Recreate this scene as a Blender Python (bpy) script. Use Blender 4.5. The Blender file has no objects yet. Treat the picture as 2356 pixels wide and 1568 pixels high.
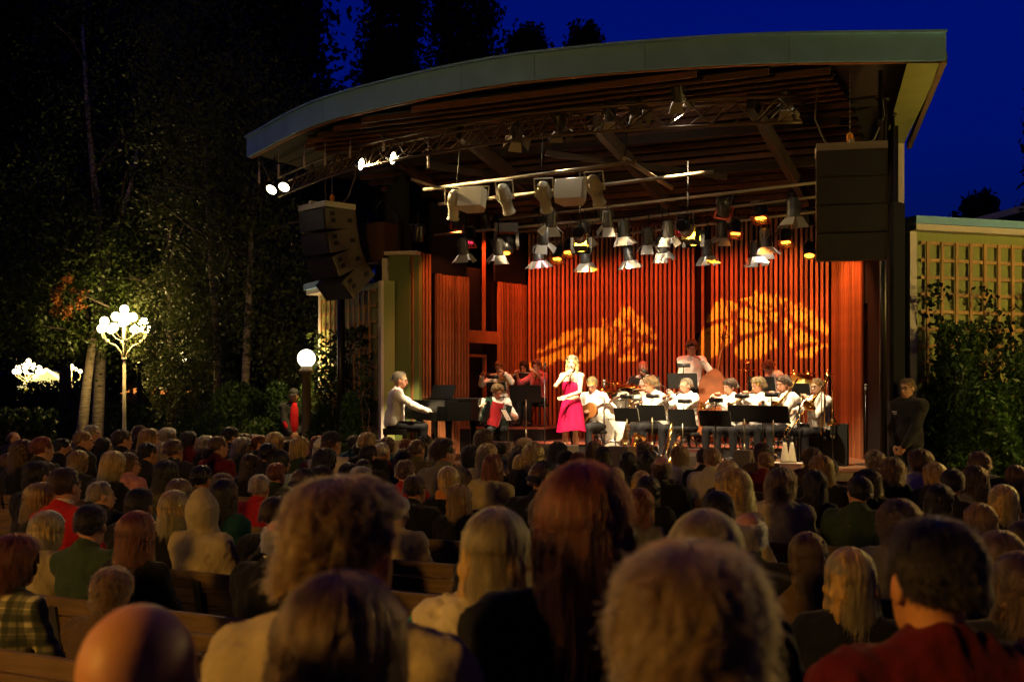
import bpy, math, random
import numpy as np
from mathutils import Vector, Matrix, Quaternion

random.seed(7); rng = np.random.default_rng(11)
S = bpy.context.scene
R = math.radians
COL = S.collection

# ------------------------------------------------------------------ camera, sky, light, exposure
FPX, HC, HY, CX = 2618.0, 1.87, 892.0, 1178.0      # focal length and horizon of the photograph at 2356 px width
def W(x, y, d):                                     # the point seen at (x, y) when it stands d metres away
    return Vector(((x - CX) * d / FPX, d, HC - (y - HY) * d / FPX))
cam = bpy.data.cameras.new('camera'); co = bpy.data.objects.new('camera', cam); COL.objects.link(co)
co.location = (0, 0, HC); co.rotation_euler = (R(90), 0, 0)
cam.sensor_width = 36; cam.lens = 36 * FPX / 2356; cam.shift_y = (HY - 784) / 2356
cam.clip_start = 0.05; cam.clip_end = 900
cam.dof.use_dof = True; cam.dof.focus_distance = 16.5; cam.dof.aperture_fstop = 4.5
S.camera = co
S.view_settings.view_transform = 'Standard'; S.view_settings.look = 'None'
S.view_settings.exposure = 0.0; S.view_settings.gamma = 1.0; S.view_settings.use_curve_mapping = False
S.cycles.use_denoising = True; S.cycles.max_bounces = 5; S.cycles.diffuse_bounces = 3; S.cycles.glossy_bounces = 3
S.cycles.transmission_bounces = 3; S.cycles.transparent_max_bounces = 6; S.cycles.sample_clamp_indirect = 4
S.cycles.use_light_tree = True; S.cycles.caustics_reflective = False; S.cycles.caustics_refractive = False

wd = bpy.data.worlds.new('World'); S.world = wd; wd.use_nodes = True
nt = wd.node_tree; bg = nt.nodes['Background']
sky = nt.nodes.new('ShaderNodeTexSky'); sky.sky_type = 'NISHITA'; sky.sun_disc = False
sky.sun_elevation = R(2.4); sky.sun_rotation = R(200); sky.air_density = 1.6; sky.dust_density = 0.3; sky.ozone_density = 6.0
hs = nt.nodes.new('ShaderNodeHueSaturation'); hs.inputs['Saturation'].default_value = 1.35
mx = nt.nodes.new('ShaderNodeMix'); mx.data_type = 'RGBA'; mx.blend_type = 'MULTIPLY'; mx.inputs[0].default_value = 1
mx.inputs[7].default_value = (0.05, 0.09, 1.0, 1)                   # camera white balance set for lamplight
nt.links.new(sky.outputs[0], hs.inputs['Color']); nt.links.new(hs.outputs[0], mx.inputs[6])
nt.links.new(mx.outputs[2], bg.inputs[0]); bg.inputs[1].default_value = 0.135

sun = bpy.data.lights.new('sun', 'SUN'); sun.energy = 0.004; sun.angle = R(20); sun.color = (0.45, 0.6, 1.0)
so = bpy.data.objects.new('sun', sun); COL.objects.link(so); so.rotation_euler = (R(60), 0, R(-20))

# ------------------------------------------------------------------ materials
MATS = {}
def mat(name, col=(.5, .5, .5), rough=.6, metal=0., bump=0., bscale=40., var=0., vscale=6., objcol=False, emit=None, estr=0.,
        stretch=None, spec=.5, sheen=0., rnd=0., coat=0.):
    if name in MATS: return MATS[name]
    m = bpy.data.materials.new(name); m.use_nodes = True
    t = m.node_tree; b = t.nodes['Principled BSDF']; L = t.links.new
    b.inputs['Roughness'].default_value = rough; b.inputs['Metallic'].default_value = metal
    b.inputs['Specular IOR Level'].default_value = spec
    if sheen: b.inputs['Sheen Weight'].default_value = sheen
    if coat: b.inputs['Coat Weight'].default_value = coat
    tc = t.nodes.new('ShaderNodeTexCoord'); src = tc.outputs['Object']
    if stretch:
        mp = t.nodes.new('ShaderNodeMapping'); mp.inputs['Scale'].default_value = stretch
        L(src, mp.inputs[0]); src = mp.outputs[0]
    oi = t.nodes.new('ShaderNodeObjectInfo')
    if objcol: c = oi.outputs['Color']
    else:
        rg = t.nodes.new('ShaderNodeRGB'); rg.outputs[0].default_value = (*col, 1); c = rg.outputs[0]
    if var or rnd:
        v = t.nodes.new('ShaderNodeHueSaturation'); L(c, v.inputs['Color'])
        val = None
        if var:
            n = t.nodes.new('ShaderNodeTexNoise'); n.inputs['Scale'].default_value = vscale; n.inputs['Detail'].default_value = 4
            L(src, n.inputs[0])
            mr = t.nodes.new('ShaderNodeMapRange'); mr.inputs[1].default_value = .3; mr.inputs[2].default_value = .7
            mr.inputs[3].default_value = 1 - var; mr.inputs[4].default_value = 1 + var; L(n.outputs[0], mr.inputs[0]); val = mr.outputs[0]
        if rnd:
            mr2 = t.nodes.new('ShaderNodeMapRange'); mr2.inputs[3].default_value = 1 - rnd; mr2.inputs[4].default_value = 1 + rnd
            L(oi.outputs['Random'], mr2.inputs[0])
            if val is None: val = mr2.outputs[0]
            else:
                mm = t.nodes.new('ShaderNodeMath'); mm.operation = 'MULTIPLY'; L(val, mm.inputs[0]); L(mr2.outputs[0], mm.inputs[1]); val = mm.outputs[0]
        L(val, v.inputs['Value']); c = v.outputs[0]
    L(c, b.inputs['Base Color'])
    if bump:
        n2 = t.nodes.new('ShaderNodeTexNoise'); n2.inputs['Scale'].default_value = bscale; n2.inputs['Detail'].default_value = 5
        L(src, n2.inputs[0]); bp = t.nodes.new('ShaderNodeBump'); bp.inputs['Strength'].default_value = bump; bp.inputs['Distance'].default_value = .02
        L(n2.outputs[0], bp.inputs['Height']); L(bp.outputs[0], b.inputs['Normal'])
    if emit is not None:
        b.inputs['Emission Color'].default_value = (*emit, 1); b.inputs['Emission Strength'].default_value = estr
    MATS[name] = m
    return m

BLK = lambda: mat('black_metal', (.012, .012, .012), .35, 0, spec=.5)
BLKM = lambda: mat('matt_black', (.008, .008, .008), .75, spec=.3)
STEEL = lambda: mat('steel', (.42, .41, .38), .35, .8)
DARKSTEEL = lambda: mat('dark_steel', (.09, .085, .08), .45, .6)
BRASS = lambda: mat('brass', (.85, .55, .18), .16, 1.0)
CREAM = lambda: mat('cream_paint', (.62, .58, .46), .5, var=.06, bump=.1)
SKIN = lambda: mat('skin', rough=.5, objcol=True, var=.06, vscale=30, bump=.05, bscale=120)
CLOTH = lambda: mat('cloth', rough=.85, objcol=True, var=.12, vscale=9, bump=.55, bscale=22, sheen=.1, spec=.2)
LEATHER = lambda: mat('trouser_cloth', rough=.8, objcol=True, var=.1, vscale=14, bump=.3, bscale=30, spec=.2)

# ------------------------------------------------------------------ mesh helpers
class MB:
    def __init__(s): s.v = []; s.f = []; s.m = []; s.sm = []; s.n = 0
    def add(s, V, F, m=0, smooth=False):
        V = np.asarray(V, float).reshape(-1, 3); s.v.append(V)
        for f in F: s.f.append(tuple(int(i) + s.n for i in f))
        s.m += [m] * len(F); s.sm += [smooth] * len(F); s.n += len(V); return s
    def box(s, c, size, rot=None, m=0):
        h = np.array(size) / 2
        V = np.array([[x, y, z] for x in (-1, 1) for y in (-1, 1) for z in (-1, 1)], float) * h
        if rot is not None: V = V @ np.array(rot.to_3x3() if hasattr(rot, 'to_3x3') else rot).T
        V = V + np.array(c)
        return s.add(V, [(0, 1, 3, 2), (4, 6, 7, 5), (0, 4, 5, 1), (2, 3, 7, 6), (0, 2, 6, 4), (1, 5, 7, 3)], m)
    def beam(s, a, b, w, h, m=0, up=(0, 0, 1)):
        a = Vector(a); b = Vector(b); y = (b - a).normalized(); x = y.cross(Vector(up))
        if x.length < 1e-4: x = y.cross(Vector((1, 0, 0)))
        x.normalize(); z = x.cross(y)
        Rm = Matrix((x, y, z)).transposed()
        return s.box((a + b) / 2, (w, (b - a).length, h), Rm, m)
    def tube(s, pts, rad, n=8, m=0, smooth=True, cap=True):
        pts = [Vector(p) for p in pts]; k = len(pts)
        if not hasattr(rad, '__len__'): rad = [rad] * k
        V = []; prev = None
        for i, p in enumerate(pts):
            t = (pts[min(i + 1, k - 1)] - pts[max(i - 1, 0)]).normalized()
            if prev is None:
                a = t.cross(Vector((0, 0, 1)));  a = a if a.length > .05 else t.cross(Vector((1, 0, 0)))
                a.normalize()
            else:
                a = prev - t * prev.dot(t); a.normalize()
            prev = a; b = t.cross(a)
            for j in range(n):
                th = 2 * math.pi * j / n
                V.append(p + (a * math.cos(th) + b * math.sin(th)) * rad[i])
        Fq = [(i * n + j, i * n + (j + 1) % n, (i + 1) * n + (j + 1) % n, (i + 1) * n + j) for i in range(k - 1) for j in range(n)]
        s.add([tuple(v) for v in V], Fq, m, smooth)
        if cap:
            o = s.n - len(V)
            s.f += [tuple(o + j for j in range(n - 1, -1, -1)), tuple(o + (k - 1) * n + j for j in range(n))]; s.m += [m, m]; s.sm += [False, False]
        return s
    def lathe(s, prof, n=16, M=None, m=0, smooth=True, cap=True):   # prof: (radius, height) along local z
        V = [(r * math.cos(2 * math.pi * j / n), r * math.sin(2 * math.pi * j / n), z) for r, z in prof for j in range(n)]
        V = np.array(V)
        if M is not None:
            A = np.array(M); V = V @ A[:3, :3].T + A[:3, 3]
        k = len(prof)
        Fq = [(i * n + j, i * n + (j + 1) % n, (i + 1) * n + (j + 1) % n, (i + 1) * n + j) for i in range(k - 1) for j in range(n)]
        s.add(V, Fq, m, smooth)
        if cap:
            o = s.n - len(V)
            for ring, rev in ((0, True), (k - 1, False)):
                if prof[ring][0] > 1e-4:
                    ids = [o + ring * n + j for j in range(n)]
                    s.f.append(tuple(ids[::-1] if rev else ids)); s.m.append(m); s.sm.append(False)
        return s
    def sphere(s, c, r, n=12, k=8, m=0, M=None):
        r = (r, r, r) if not hasattr(r, '__len__') else r
        prof = [(max(1e-5, math.sin(math.pi * i / k)), -math.cos(math.pi * i / k)) for i in range(k + 1)]
        A = Matrix.Translation(c) @ (M if M is not None else Matrix.Identity(4)) @ Matrix.Diagonal((*r, 1))
        return s.lathe(prof, n, A, m, cap=False)
    def prism(s, poly, z0, z1, m=0, M=None):                          # polygon in local xy, extruded along z
        n = len(poly)
        V = np.array([(x, y, z0) for x, y in poly] + [(x, y, z1) for x, y in poly], float)
        if M is not None:
            A = np.array(M); V = V @ A[:3, :3].T + A[:3, 3]
        Fq = [tuple(range(n - 1, -1, -1)), tuple(range(n, 2 * n))] + [(i, (i + 1) % n, n + (i + 1) % n, n + i) for i in range(n)]
        return s.add(V, Fq, m)
    def mesh(s, name, mats):
        me = bpy.data.meshes.new(name)
        V = np.concatenate(s.v) if s.v else np.zeros((0, 3))
        me.from_pydata(V.tolist(), [], s.f)
        for mt in mats: me.materials.append(mt)
        me.polygons.foreach_set('material_index', s.m); me.polygons.foreach_set('use_smooth', s.sm)
        me.update(); return me

def mesh_np(name, V, F, mats, smooth=True, midx=None):
    me = bpy.data.meshes.new(name); V = np.asarray(V, np.float32); F = np.asarray(F, np.int32)
    n, k = F.shape
    me.vertices.add(len(V)); me.vertices.foreach_set('co', V.ravel())
    me.loops.add(n * k); me.loops.foreach_set('vertex_index', F.ravel())
    me.polygons.add(n); me.polygons.foreach_set('loop_start', np.arange(0, n * k, k, dtype=np.int32))
    me.polygons.foreach_set('use_smooth', np.full(n, smooth))
    if midx is not None: me.polygons.foreach_set('material_index', midx)
    for mt in mats: me.materials.append(mt)
    me.update(calc_edges=True); me.validate(); return me

def link(name, data, parent=None, M=None, color=None):
    o = bpy.data.objects.new(name, data); COL.objects.link(o)
    if parent is not None: o.parent = parent
    if M is not None: o.matrix_local = M
    if color is not None: o.color = (*color, 1)
    return o
def ob(name, mb, mats, parent=None, M=None, color=None):
    if not isinstance(mats, (list, tuple)): mats = [mats]
    return link(name, mb.mesh(name, mats), parent, M, color)
def tag(o, label=None, cat=None, group=None, kind=None):
    if label: o['label'] = label
    if cat: o['category'] = cat
    if group: o['group'] = group
    if kind: o['kind'] = kind
    return o
def thing(name, label, cat, loc=(0, 0, 0), rz=0., group=None, M=None):
    o = link(name, None); o.empty_display_size = .2
    if M is not None: o.matrix_world = M
    else: o.location = loc; o.rotation_euler = (0, 0, rz)
    return tag(o, label, cat, group)
def struct(name, mb, mats):
    return tag(ob(name, mb, mats), kind='structure')
def aim(loc, target, roll=0.):                                         # matrix whose -Z looks at target
    q = (Vector(target) - Vector(loc)).to_track_quat('-Z', 'Y')
    return Matrix.Translation(loc) @ q.to_matrix().to_4x4() @ Matrix.Rotation(roll, 4, 'Z')
def lamp(name, kind, parent, M, energy, color, size=.05, cone=None, blend=.3):
    l = bpy.data.lights.new(name, kind); l.energy = energy; l.color = color
    if kind in ('POINT', 'SPOT'): l.shadow_soft_size = size
    if kind == 'SPOT': l.spot_size = R(cone); l.spot_blend = blend
    return link(name, l, parent, M)
T = Matrix.Translation
def RZ(a): return Matrix.Rotation(a, 4, 'Z')
def RX(a): return Matrix.Rotation(a, 4, 'X')
def RY(a): return Matrix.Rotation(a, 4, 'Y')
def yaw_to(dx, dy): return math.atan2(-dx, dy)                         # rotation that turns +Y towards (dx, dy)

# ------------------------------------------------------------------ signed distance bodies
def rc(a, b, ra, rb, k=.02, op=1): return ('c', np.array(a, float), np.array(b, float), ra, rb, k, op)
def el(c, r, k=.02, op=1, M=None): return ('e', np.array(c, float), np.array(r, float), None if M is None else np.array(M.to_3x3() if hasattr(M, 'to_3x3') else M), 0, k, op)
def move(prims, M):                                                    # rigid move of primitives
    A = np.array(M); Rm, t = A[:3, :3], A[:3, 3]; out = []
    for p in prims:
        if p[0] == 'c': out.append(('c', Rm @ p[1] + t, Rm @ p[2] + t, *p[3:]))
        else: out.append(('e', Rm @ p[1] + t, p[2], Rm if p[3] is None else Rm @ p[3], *p[4:]))
    return out
def sdf(prims, P):
    d = np.full(len(P), 9., np.float32)
    for p in prims:
        if p[0] == 'c':
            a, b, ra, rb = p[1:5]; ab = b - a
            t = np.clip(((P - a) @ ab) / max(1e-9, ab @ ab), 0, 1)
            q = np.linalg.norm(P - a - t[:, None] * ab, axis=1) - (ra + (rb - ra) * t)
        else:
            c, r, Rm = p[1:4]; x = P - c
            if Rm is not None: x = x @ Rm
            k0 = np.linalg.norm(x / r, axis=1); k1 = np.linalg.norm(x / (r * r), axis=1)
            q = k0 * (k0 - 1) / np.maximum(k1, 1e-6)
        k, op = p[5], p[6]
        if op == 1:
            h = np.clip(.5 + .5 * (d - q) / k, 0, 1); d = d * (1 - h) + q * h - k * h * (1 - h)
        else:
            h = np.clip(.5 - .5 * (d + q) / k, 0, 1); d = d * (1 - h) - q * h + k * h * (1 - h)
    return d
def nets(prims, res, disp=None):                                       # naive surface nets -> V, F
    lo = np.full(3, 9.); hi = np.full(3, -9.)
    for p in prims:
        if p[6] != 1: continue
        if p[0] == 'c':
            lo = np.minimum(lo, np.minimum(p[1] - p[3], p[2] - p[4])); hi = np.maximum(hi, np.maximum(p[1] + p[3], p[2] + p[4]))
        else:
            e = p[2] if p[3] is None else np.abs(p[3]) @ p[2]
            lo = np.minimum(lo, p[1] - e); hi = np.maximum(hi, p[1] + e)
    lo -= 3 * res; hi += 3 * res
    n = np.ceil((hi - lo) / res).astype(int) + 1
    ax = [lo[i] + res * np.arange(n[i]) for i in range(3)]
    G = np.stack(np.meshgrid(*ax, indexing='ij'), -1).reshape(-1, 3).astype(np.float32)
    D = sdf(prims, G)
    if disp is not None: D = D + disp(G)
    D = D.reshape(n)
    ins = D < 0
    cs = np.zeros(n - 1, int)
    sl = [slice(0, -1), slice(1, None)]
    for a in (0, 1):
        for b in (0, 1):
            for c in (0, 1): cs += ins[sl[a], sl[b], sl[c]]
    act = (cs > 0) & (cs < 8)
    idx = -np.ones(n - 1, int); ii = np.argwhere(act); idx[act] = np.arange(len(ii))
    acc = np.zeros((len(ii), 3)); cnt = np.zeros(len(ii))
    cor = [(a, b, c) for a in (0, 1) for b in (0, 1) for c in (0, 1)]
    for c0 in cor:
        for axn in range(3):
            if c0[axn]: continue
            c1 = list(c0); c1[axn] = 1
            v0 = D[ii[:, 0] + c0[0], ii[:, 1] + c0[1], ii[:, 2] + c0[2]]; v1 = D[ii[:, 0] + c1[0], ii[:, 1] + c1[1], ii[:, 2] + c1[2]]
            s_ = (v0 < 0) != (v1 < 0); t = np.where(s_, v0 / np.where(v0 == v1, 1, v0 - v1), 0)
            p = np.tile(np.array(c0, float), (len(ii), 1)); p[:, axn] += t
            acc[s_] += p[s_]; cnt[s_] += 1
    V = lo + res * (ii + acc / np.maximum(cnt, 1)[:, None])
    F = []
    for axn in range(3):
        o1, o2 = [(1, 2), (2, 0), (0, 1)][axn]
        s0 = [slice(None)] * 3; s1 = [slice(None)] * 3
        s0[axn] = slice(0, -1); s1[axn] = slice(1, None)
        ch = ins[tuple(s0)] != ins[tuple(s1)]
        E = np.argwhere(ch); E = E[(E[:, o1] > 0) & (E[:, o2] > 0) & (E[:, o1] < n[o1] - 1) & (E[:, o2] < n[o2] - 1)]
        q = []
        for (da, db) in ((0, 0), (1, 0), (1, 1), (0, 1)):
            c = E.copy(); c[:, o1] -= da; c[:, o2] -= db; q.append(idx[c[:, 0], c[:, 1], c[:, 2]])
        Q = np.stack(q, 1); fl = ins[E[:, 0], E[:, 1], E[:, 2]]
        Q[~fl] = Q[~fl][:, ::-1]; F.append(Q)
    F = np.concatenate(F); F = F[(F >= 0).all(1)]
    return V, F

def vnoise(P, f, seed=0):                                              # cheap smooth value noise in [-1, 1]
    r = np.random.default_rng(seed); out = np.zeros(len(P))
    for i in range(5):
        k = r.normal(size=3) * f; out += np.sin(P @ k + r.uniform(0, 6.28))
    return out / 2.2
# ------------------------------------------------------------------ the setting
U = Vector((.906, -.423, 0)); VV = Vector((.423, .906, 0))            # along the stage, and upstage
def UV(u, v, z=0.): return U * u + VV * v + Vector((0, 0, z))

g = MB(); g.add([(-400, -60, 0), (400, -60, 0), (400, 600, 0), (-400, 600, 0)], [(0, 1, 2, 3)])
struct('ground', g, mat('gravel_ground', (.05, .045, .035), .9, var=.4, vscale=3, bump=.6, bscale=60))
g = MB(); g.prism([(-3.9, 15.6), (-2.3, 15.1), (4.6, 13.6), (9, 13.4), (9, 17.6), (-3.9, 22)], -.05, .12)
struct('pavement', g, mat('paving', (.10, .095, .085), .85, var=.3, vscale=5, bump=.4))
g = MB(); g.prism([(-3, 28.5), (-30, 24), (-60, 40), (-60, 52), (-20, 40), (-3, 34)], -.02, .03)
struct('path', g, mat('path_gravel', (.16, .14, .11), .9, var=.3, vscale=4, bump=.4))

# stage floor, with its front face boarded
FRONT = [(-3.9, 20.6), (-2.95, 18.6), (-1.6, 17.0), (.2, 16.0), (2.4, 15.45), (4.75, 15.15), (5.75, 15.2)]
WOODF = mat('stage_boards', (.20, .105, .055), .45, var=.25, vscale=5, stretch=(1, 8, 1), bump=.12, bscale=30)
g = MB(); g.prism(FRONT + [(6.1, 18.2), (5.6, 19.4), (.3, 21.9), (-1.9, 19.0), (-2.5, 20.6)], .12, .75)
stage = struct('stage_floor', g, WOODF)
FB = mat('stage_front_boards', (.30, .25, .16), .55, var=.2, rnd=.15, vscale=8, bump=.15)
for i in range(len(FRONT) - 1):
    a, b = Vector((*FRONT[i], 0)), Vector((*FRONT[i + 1], 0)); n = (b - a).normalized(); nn = Vector((n.y, -n.x, 0))
    for k in range(4):
        m_ = MB().beam(a + n * .01 + nn * .009 + Vector((0, 0, .2 + k * .155)), b - n * .01 + nn * .009 + Vector((0, 0, .2 + k * .155)), .024, .142)
        ob('front_board', m_, FB, stage)
B0 = Vector((.3, 21.5, 0)); B1 = Vector((5.38, 19.13, 0))
def riser(name, label, poly, z0, z1):
    r = thing(name, label, 'stage riser', (0, 0, 0))
    ob('riser_deck', MB().prism(poly, z1 - .05, z1), mat('riser_top', (.06, .03, .025), .5, var=.2), r)
    ob('riser_skirt', MB().prism([((x - poly[0][0]) * .985 + poly[0][0], (y - poly[0][1]) * .985 + poly[0][1]) for x, y in poly], z0, z1 - .05), BLKM(), r)
    n = len(poly)
    ed = MB()
    for i in range(n):
        ed.beam((*poly[i], z1 - .02), (*poly[(i + 1) % n], z1 - .02), .03, .036)
    ob('riser_edge', ed, mat('riser_edge_trim', (.35, .10, .06), .4), r)
q = lambda p: (p.x, p.y)
riser('stage_riser', 'tall black riser with red edge under the violin players', [(-.98, 19.75), (.55, 19.55), (.95, 20.55), (.25, 21.3)], .75, 1.2)
riser('stage_riser', 'low wide black riser under drums and double bass', [q(B0 + U * .75 - VV * .15), q(B0 + U * .55 - VV * 1.75), q(B0 + U * 3.9 - VV * 1.75), q(B1 - U * .1 - VV * 1.5), q(B1 - U * .1 - VV * .15)], .75, .96)

# slatted walls
SLAT = mat('red_cedar_slat', (.34, .13, .05), .55, rnd=.36, var=.25, vscale=7, stretch=(6, 6, .6), bump=.15, bscale=25)
SLATB = mat('slat_backing', (.012, .005, .003), .95, spec=.1)
def slat_wall(label, a, b, z0, z1, pitch=.0857, w=.046, depth=.05, tops=None):
    a = Vector((*a[:2], 0)); b = Vector((*b[:2], 0)); n = (b - a).normalized(); L = (b - a).length; back = Vector((-n.y, n.x, 0))
    r = thing('slat_wall', label, 'wall', a, math.atan2(n.y, n.x))
    ob('backing', MB().box((L / 2, .12, (z0 + z1) / 2), (L, .03, z1 - z0)), SLATB, r)
    for zz in (z0 + .4, (z0 + z1) / 2, z1 - .4):
        ob('batten', MB().box((L / 2, .042, zz), (L, .024, .05)), SLATB, r)
    k = int(L / pitch); me = MB().box((0, 0, (z0 + z1) / 2), (w, depth, z1 - z0)).mesh('slat', [SLAT])
    for i in range(k):
        if random.random() < .035 and L > 4: continue
        link('slat', me, r, T((pitch * (i + .5) + random.uniform(-.003, .003), random.uniform(-.004, .004), random.uniform(-.01, .01))))
    return r
slat_wall('long back wall of upright red wooden slats behind the band', B0, B1, .75, 5.0)
LW = Vector((-.574, -.819, 0))
slat_wall('narrow slatted panel between the dark doorway and the back wall', B0 + LW * .985, B0, .75, 3.8)
slat_wall('tall slatted panel just beside the open grand piano', B0 + LW * 2.79, B0 + LW * 1.83, .75, 3.8)
slat_wall('slatted panel next to the green pillar behind the pianist', B0 + LW * 3.42, B0 + LW * 2.88, .75, 4.12)
slat_wall('bright finely slatted panel beside the trombone players', B1, B1 + Vector((.14, -1.3, 0)), .75, 5.0, .079, .046, .03)

def slab(name, label, cat, a, b, z0, z1, th, m, **kw):
    a = Vector((*a[:2], 0)); b = Vector((*b[:2], 0)); n = (b - a).normalized(); o_ = Vector((-n.y, n.x, 0)) * th / 2
    o = ob(name, MB().beam(a + o_ + Vector((0, 0, (z0 + z1) / 2)), b + o_ + Vector((0, 0, (z0 + z1) / 2)), th, z1 - z0), m, **kw)
    if label: tag(o, label, cat)
    return o
# dark header panels over the left slats, and the doorway between them
BLACKP = mat('black_panel', (.006, .006, .007), .8, spec=.2)
slab('header_panel', 'black header board above the slats beside the piano', 'panel', B0 + LW * 2.83 - VV * .06, B0 + LW * 1.86 - VV * .06, 3.8, 5.0, .05, BLACKP)
slab('header_panel', 'black header board above the narrow slats beside the back wall', 'panel', B0 + LW * 1.0 - VV * .06, B0 + LW * .03 - VV * .06, 3.8, 5.0, .05, BLACKP)
dr = thing('stage_doorway', 'dark doorway with orange wooden lintel between the slatted panels', 'doorway', B0 + LW * 1.83, math.atan2(.819, .574))
DW = mat('door_frame_wood', (.35, .13, .05), .5, var=.15, vscale=6)
ob('door_panel', MB().box((.42, .35, 2.4), (.86, .03, 3.3)), BLACKP, dr)
ob('lintel', MB().box((.42, .06, 2.78), (.84, .12, .22)), DW, dr)
ob('door_frame', MB().box((.12, .2, 1.6), (.05, .06, 1.7)).box((.72, .2, 1.6), (.05, .06, 1.7)).box((.42, .2, 2.45), (.65, .06, .05)), DW, dr)
ob('mullion', MB().box((.7, .2, 3.9), (.05, .05, 2.0)), DW, dr)
slab('masking_flat', 'black masking flat between the bright slats and the shiny pole', 'flat', (5.55, 17.75), (5.44, 16.2), .12, 5.6, .06, BLACKP)
slab('masking_flat', 'black masking flat beside the green building corner', 'flat', (5.2, 15.5), (5.44, 15.75), .12, 4.42, .06, BLACKP)
slab('masking_flat', 'dark upper masking above the right slats', 'flat', (5.5, 18.6), (5.62, 17.0), 3.2, 5.6, .05, BLACKP)

# roof: curved light fascia, deck, joists, beams
CURVE = [(-4.45, 19.17), (-3.2, 17.2), (-2.25, 16.13), (-.65, 14.85), (.66, 14.2), (2.72, 13.65), (5.14, 13.5)]
def catmull(P, n):
    P = [Vector((*p, 0)) for p in P]; P = [2 * P[0] - P[1]] + P + [2 * P[-1] - P[-2]]; out = []
    for i in range(1, len(P) - 2):
        for k in range(n):
            t = k / n; a, b, c, d = P[i - 1:i + 3]
            out.append(.5 * ((2 * b) + (c - a) * t + (2 * a - 5 * b + 4 * c - d) * t * t + (3 * b - a - 3 * c + d) * t ** 3))
    return out + [P[-2]]
CV = catmull(CURVE, 8)
roof = thing('stage_roof', 'curved stage roof with pale grey-green fascia band', 'roof', (0, 0, 0))
FAS = mat('fascia_paint', (.22, .47, .74), .6, var=.12, vscale=2, bump=.04, bscale=8)
ZB, ZT = 5.75, 6.07
step = 6
for i in range(0, len(CV) - 1, step):
    seg = CV[i:i + step + 1]; mb = MB()
    for j in range(len(seg) - 1):
        a, b = seg[j], seg[j + 1]
        if j == 0: a = a + (b - a).normalized() * .009
        mb.beam(a + Vector((0, 0, (ZB + ZT) / 2)), b + Vector((0, 0, (ZB + ZT) / 2)) + (b - a).normalized() * .004, .05, ZT - ZB)
    ob('fascia_panel', mb, FAS, roof)
    mb = MB()
    for j in range(len(seg) - 1): mb.beam(seg[j] + Vector((0, -.02, ZT + .015)), seg[j + 1] + Vector((0, -.02, ZT + .015)), .11, .03)
    ob('fascia_cap', mb, FAS, roof)
    mb = MB()
    for j in range(len(seg) - 1): mb.beam(seg[j] + Vector((.03, .09, ZB + .05)), seg[j + 1] + Vector((.03, .09, ZB + .05)), .06, .1)
    ob('edge_batten', mb, DW, roof)
def zc(v): return 5.72 if v < 15.6 else 5.72 - (v - 15.6) / 4.2 * .95
dk = MB(); pts = [(p.x, p.y) for p in CV]
bk = [(6.9, 20.6), (1.2, 23.6), (-3.4, 21.5)]
dk.prism(pts + bk, 5.84, 6.03)
ob('roof_deck', dk, mat('roof_deck_dark', (.03, .022, .018), .85), roof)
TIM = mat('roof_timber', (.085, .028, .010), .6, var=.3, rnd=.6, vscale=6, bump=.2)
for i, v in enumerate(np.arange(13.62, 19.7, .27)):
    cl = [(p.dot(U), p.dot(VV)) for p in CV]; ok = [c[0] for c in cl if c[1] < v - .22]; u0, u1 = max(min(ok), -10.6 + max(0, (v - 17)) * .55), min(max(ok), -2.35)
    z = zc(v)
    ob('joist', MB().beam(UV(u0, v, z - .02), UV(u1, v, z - .0), .04, .075), TIM, roof)
    if i % 1 == 0:
        ob('ceiling_board', MB().beam(UV(u0, v + .135, z + .07), UV(u1, v + .135, z + .07), .2, .02), BLACKP, roof)
DTIM = mat('dark_timber', (.025, .012, .007), .8, var=.3)
for u in (-9.4, -7.6, -5.6, -3.4):
    ob('beam', MB().beam(UV(u, 14.5 if u > -8 else 15.8, 5.54), UV(u, 19.6, zc(19.6) - .2), .10, .2), DTIM, roof)
for v, z in ((15.9, 5.5), (17.2, 5.22)):
    ob('beam', MB().beam(UV(-9.8, v, z), UV(-2.5, v, z), .08, .12), DTIM, roof)
ob('brace', MB().beam(UV(-8.6, 15.3, 5.3), UV(-6.8, 17.2, 5.1), .06, .12).beam(UV(-6.6, 15.3, 5.3), UV(-4.4, 17.2, 5.1), .05, .09), DTIM, roof)
ob('soffit', MB().add([(4.71, 13.56, 5.735), (5.13, 13.56, 5.735), (6.3, 18.4, 5.735), (6.0, 18.4, 5.735)], [(3, 2, 1, 0)]), mat('green_soffit', (.42, .44, .12), .6, var=.08, vscale=3), roof)
ob('verge_board', MB().beam((5.13, 13.5, 5.79), (6.42, 18.4, 5.79), .07, .12), mat('verge_wood', (.25, .17, .07), .6), roof)
ob('hanging_drape', MB().beam((4.5, 13.9, 5.45), (5.85, 18.0, 5.2), .05, .6), BLACKP, roof)

# lattice truss under the front edge
tr = thing('lighting_truss', 'lattice truss curving under the front edge of the roof', 'truss', (0, 0, 0))
inn = [p + VV * .85 for p in CV if p.x < 3.6]
SW = mat('truss_metal', (.14, .10, .07), .45, .5)
for z in (5.55, 5.22):
    ob('chord', MB().tube([p + Vector((0, 0, z)) for p in inn], .022, 6), SW, tr)
ob('chord', MB().tube([p + VV * .3 + Vector((0, 0, 5.55)) for p in inn], .022, 6), SW, tr)
for i in range(0, len(inn) - 1):
    a, b = inn[i], inn[i + 1]
    ob('brace', MB().tube([a + Vector((0, 0, 5.55 if i % 2 else 5.22)), b + Vector((0, 0, 5.22 if i % 2 else 5.55))], .011, 5), SW, tr)
    ob('brace', MB().tube([a + Vector((0, 0, 5.22)), b + VV * .3 + Vector((0, 0, 5.55))], .011, 5), SW, tr)

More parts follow.
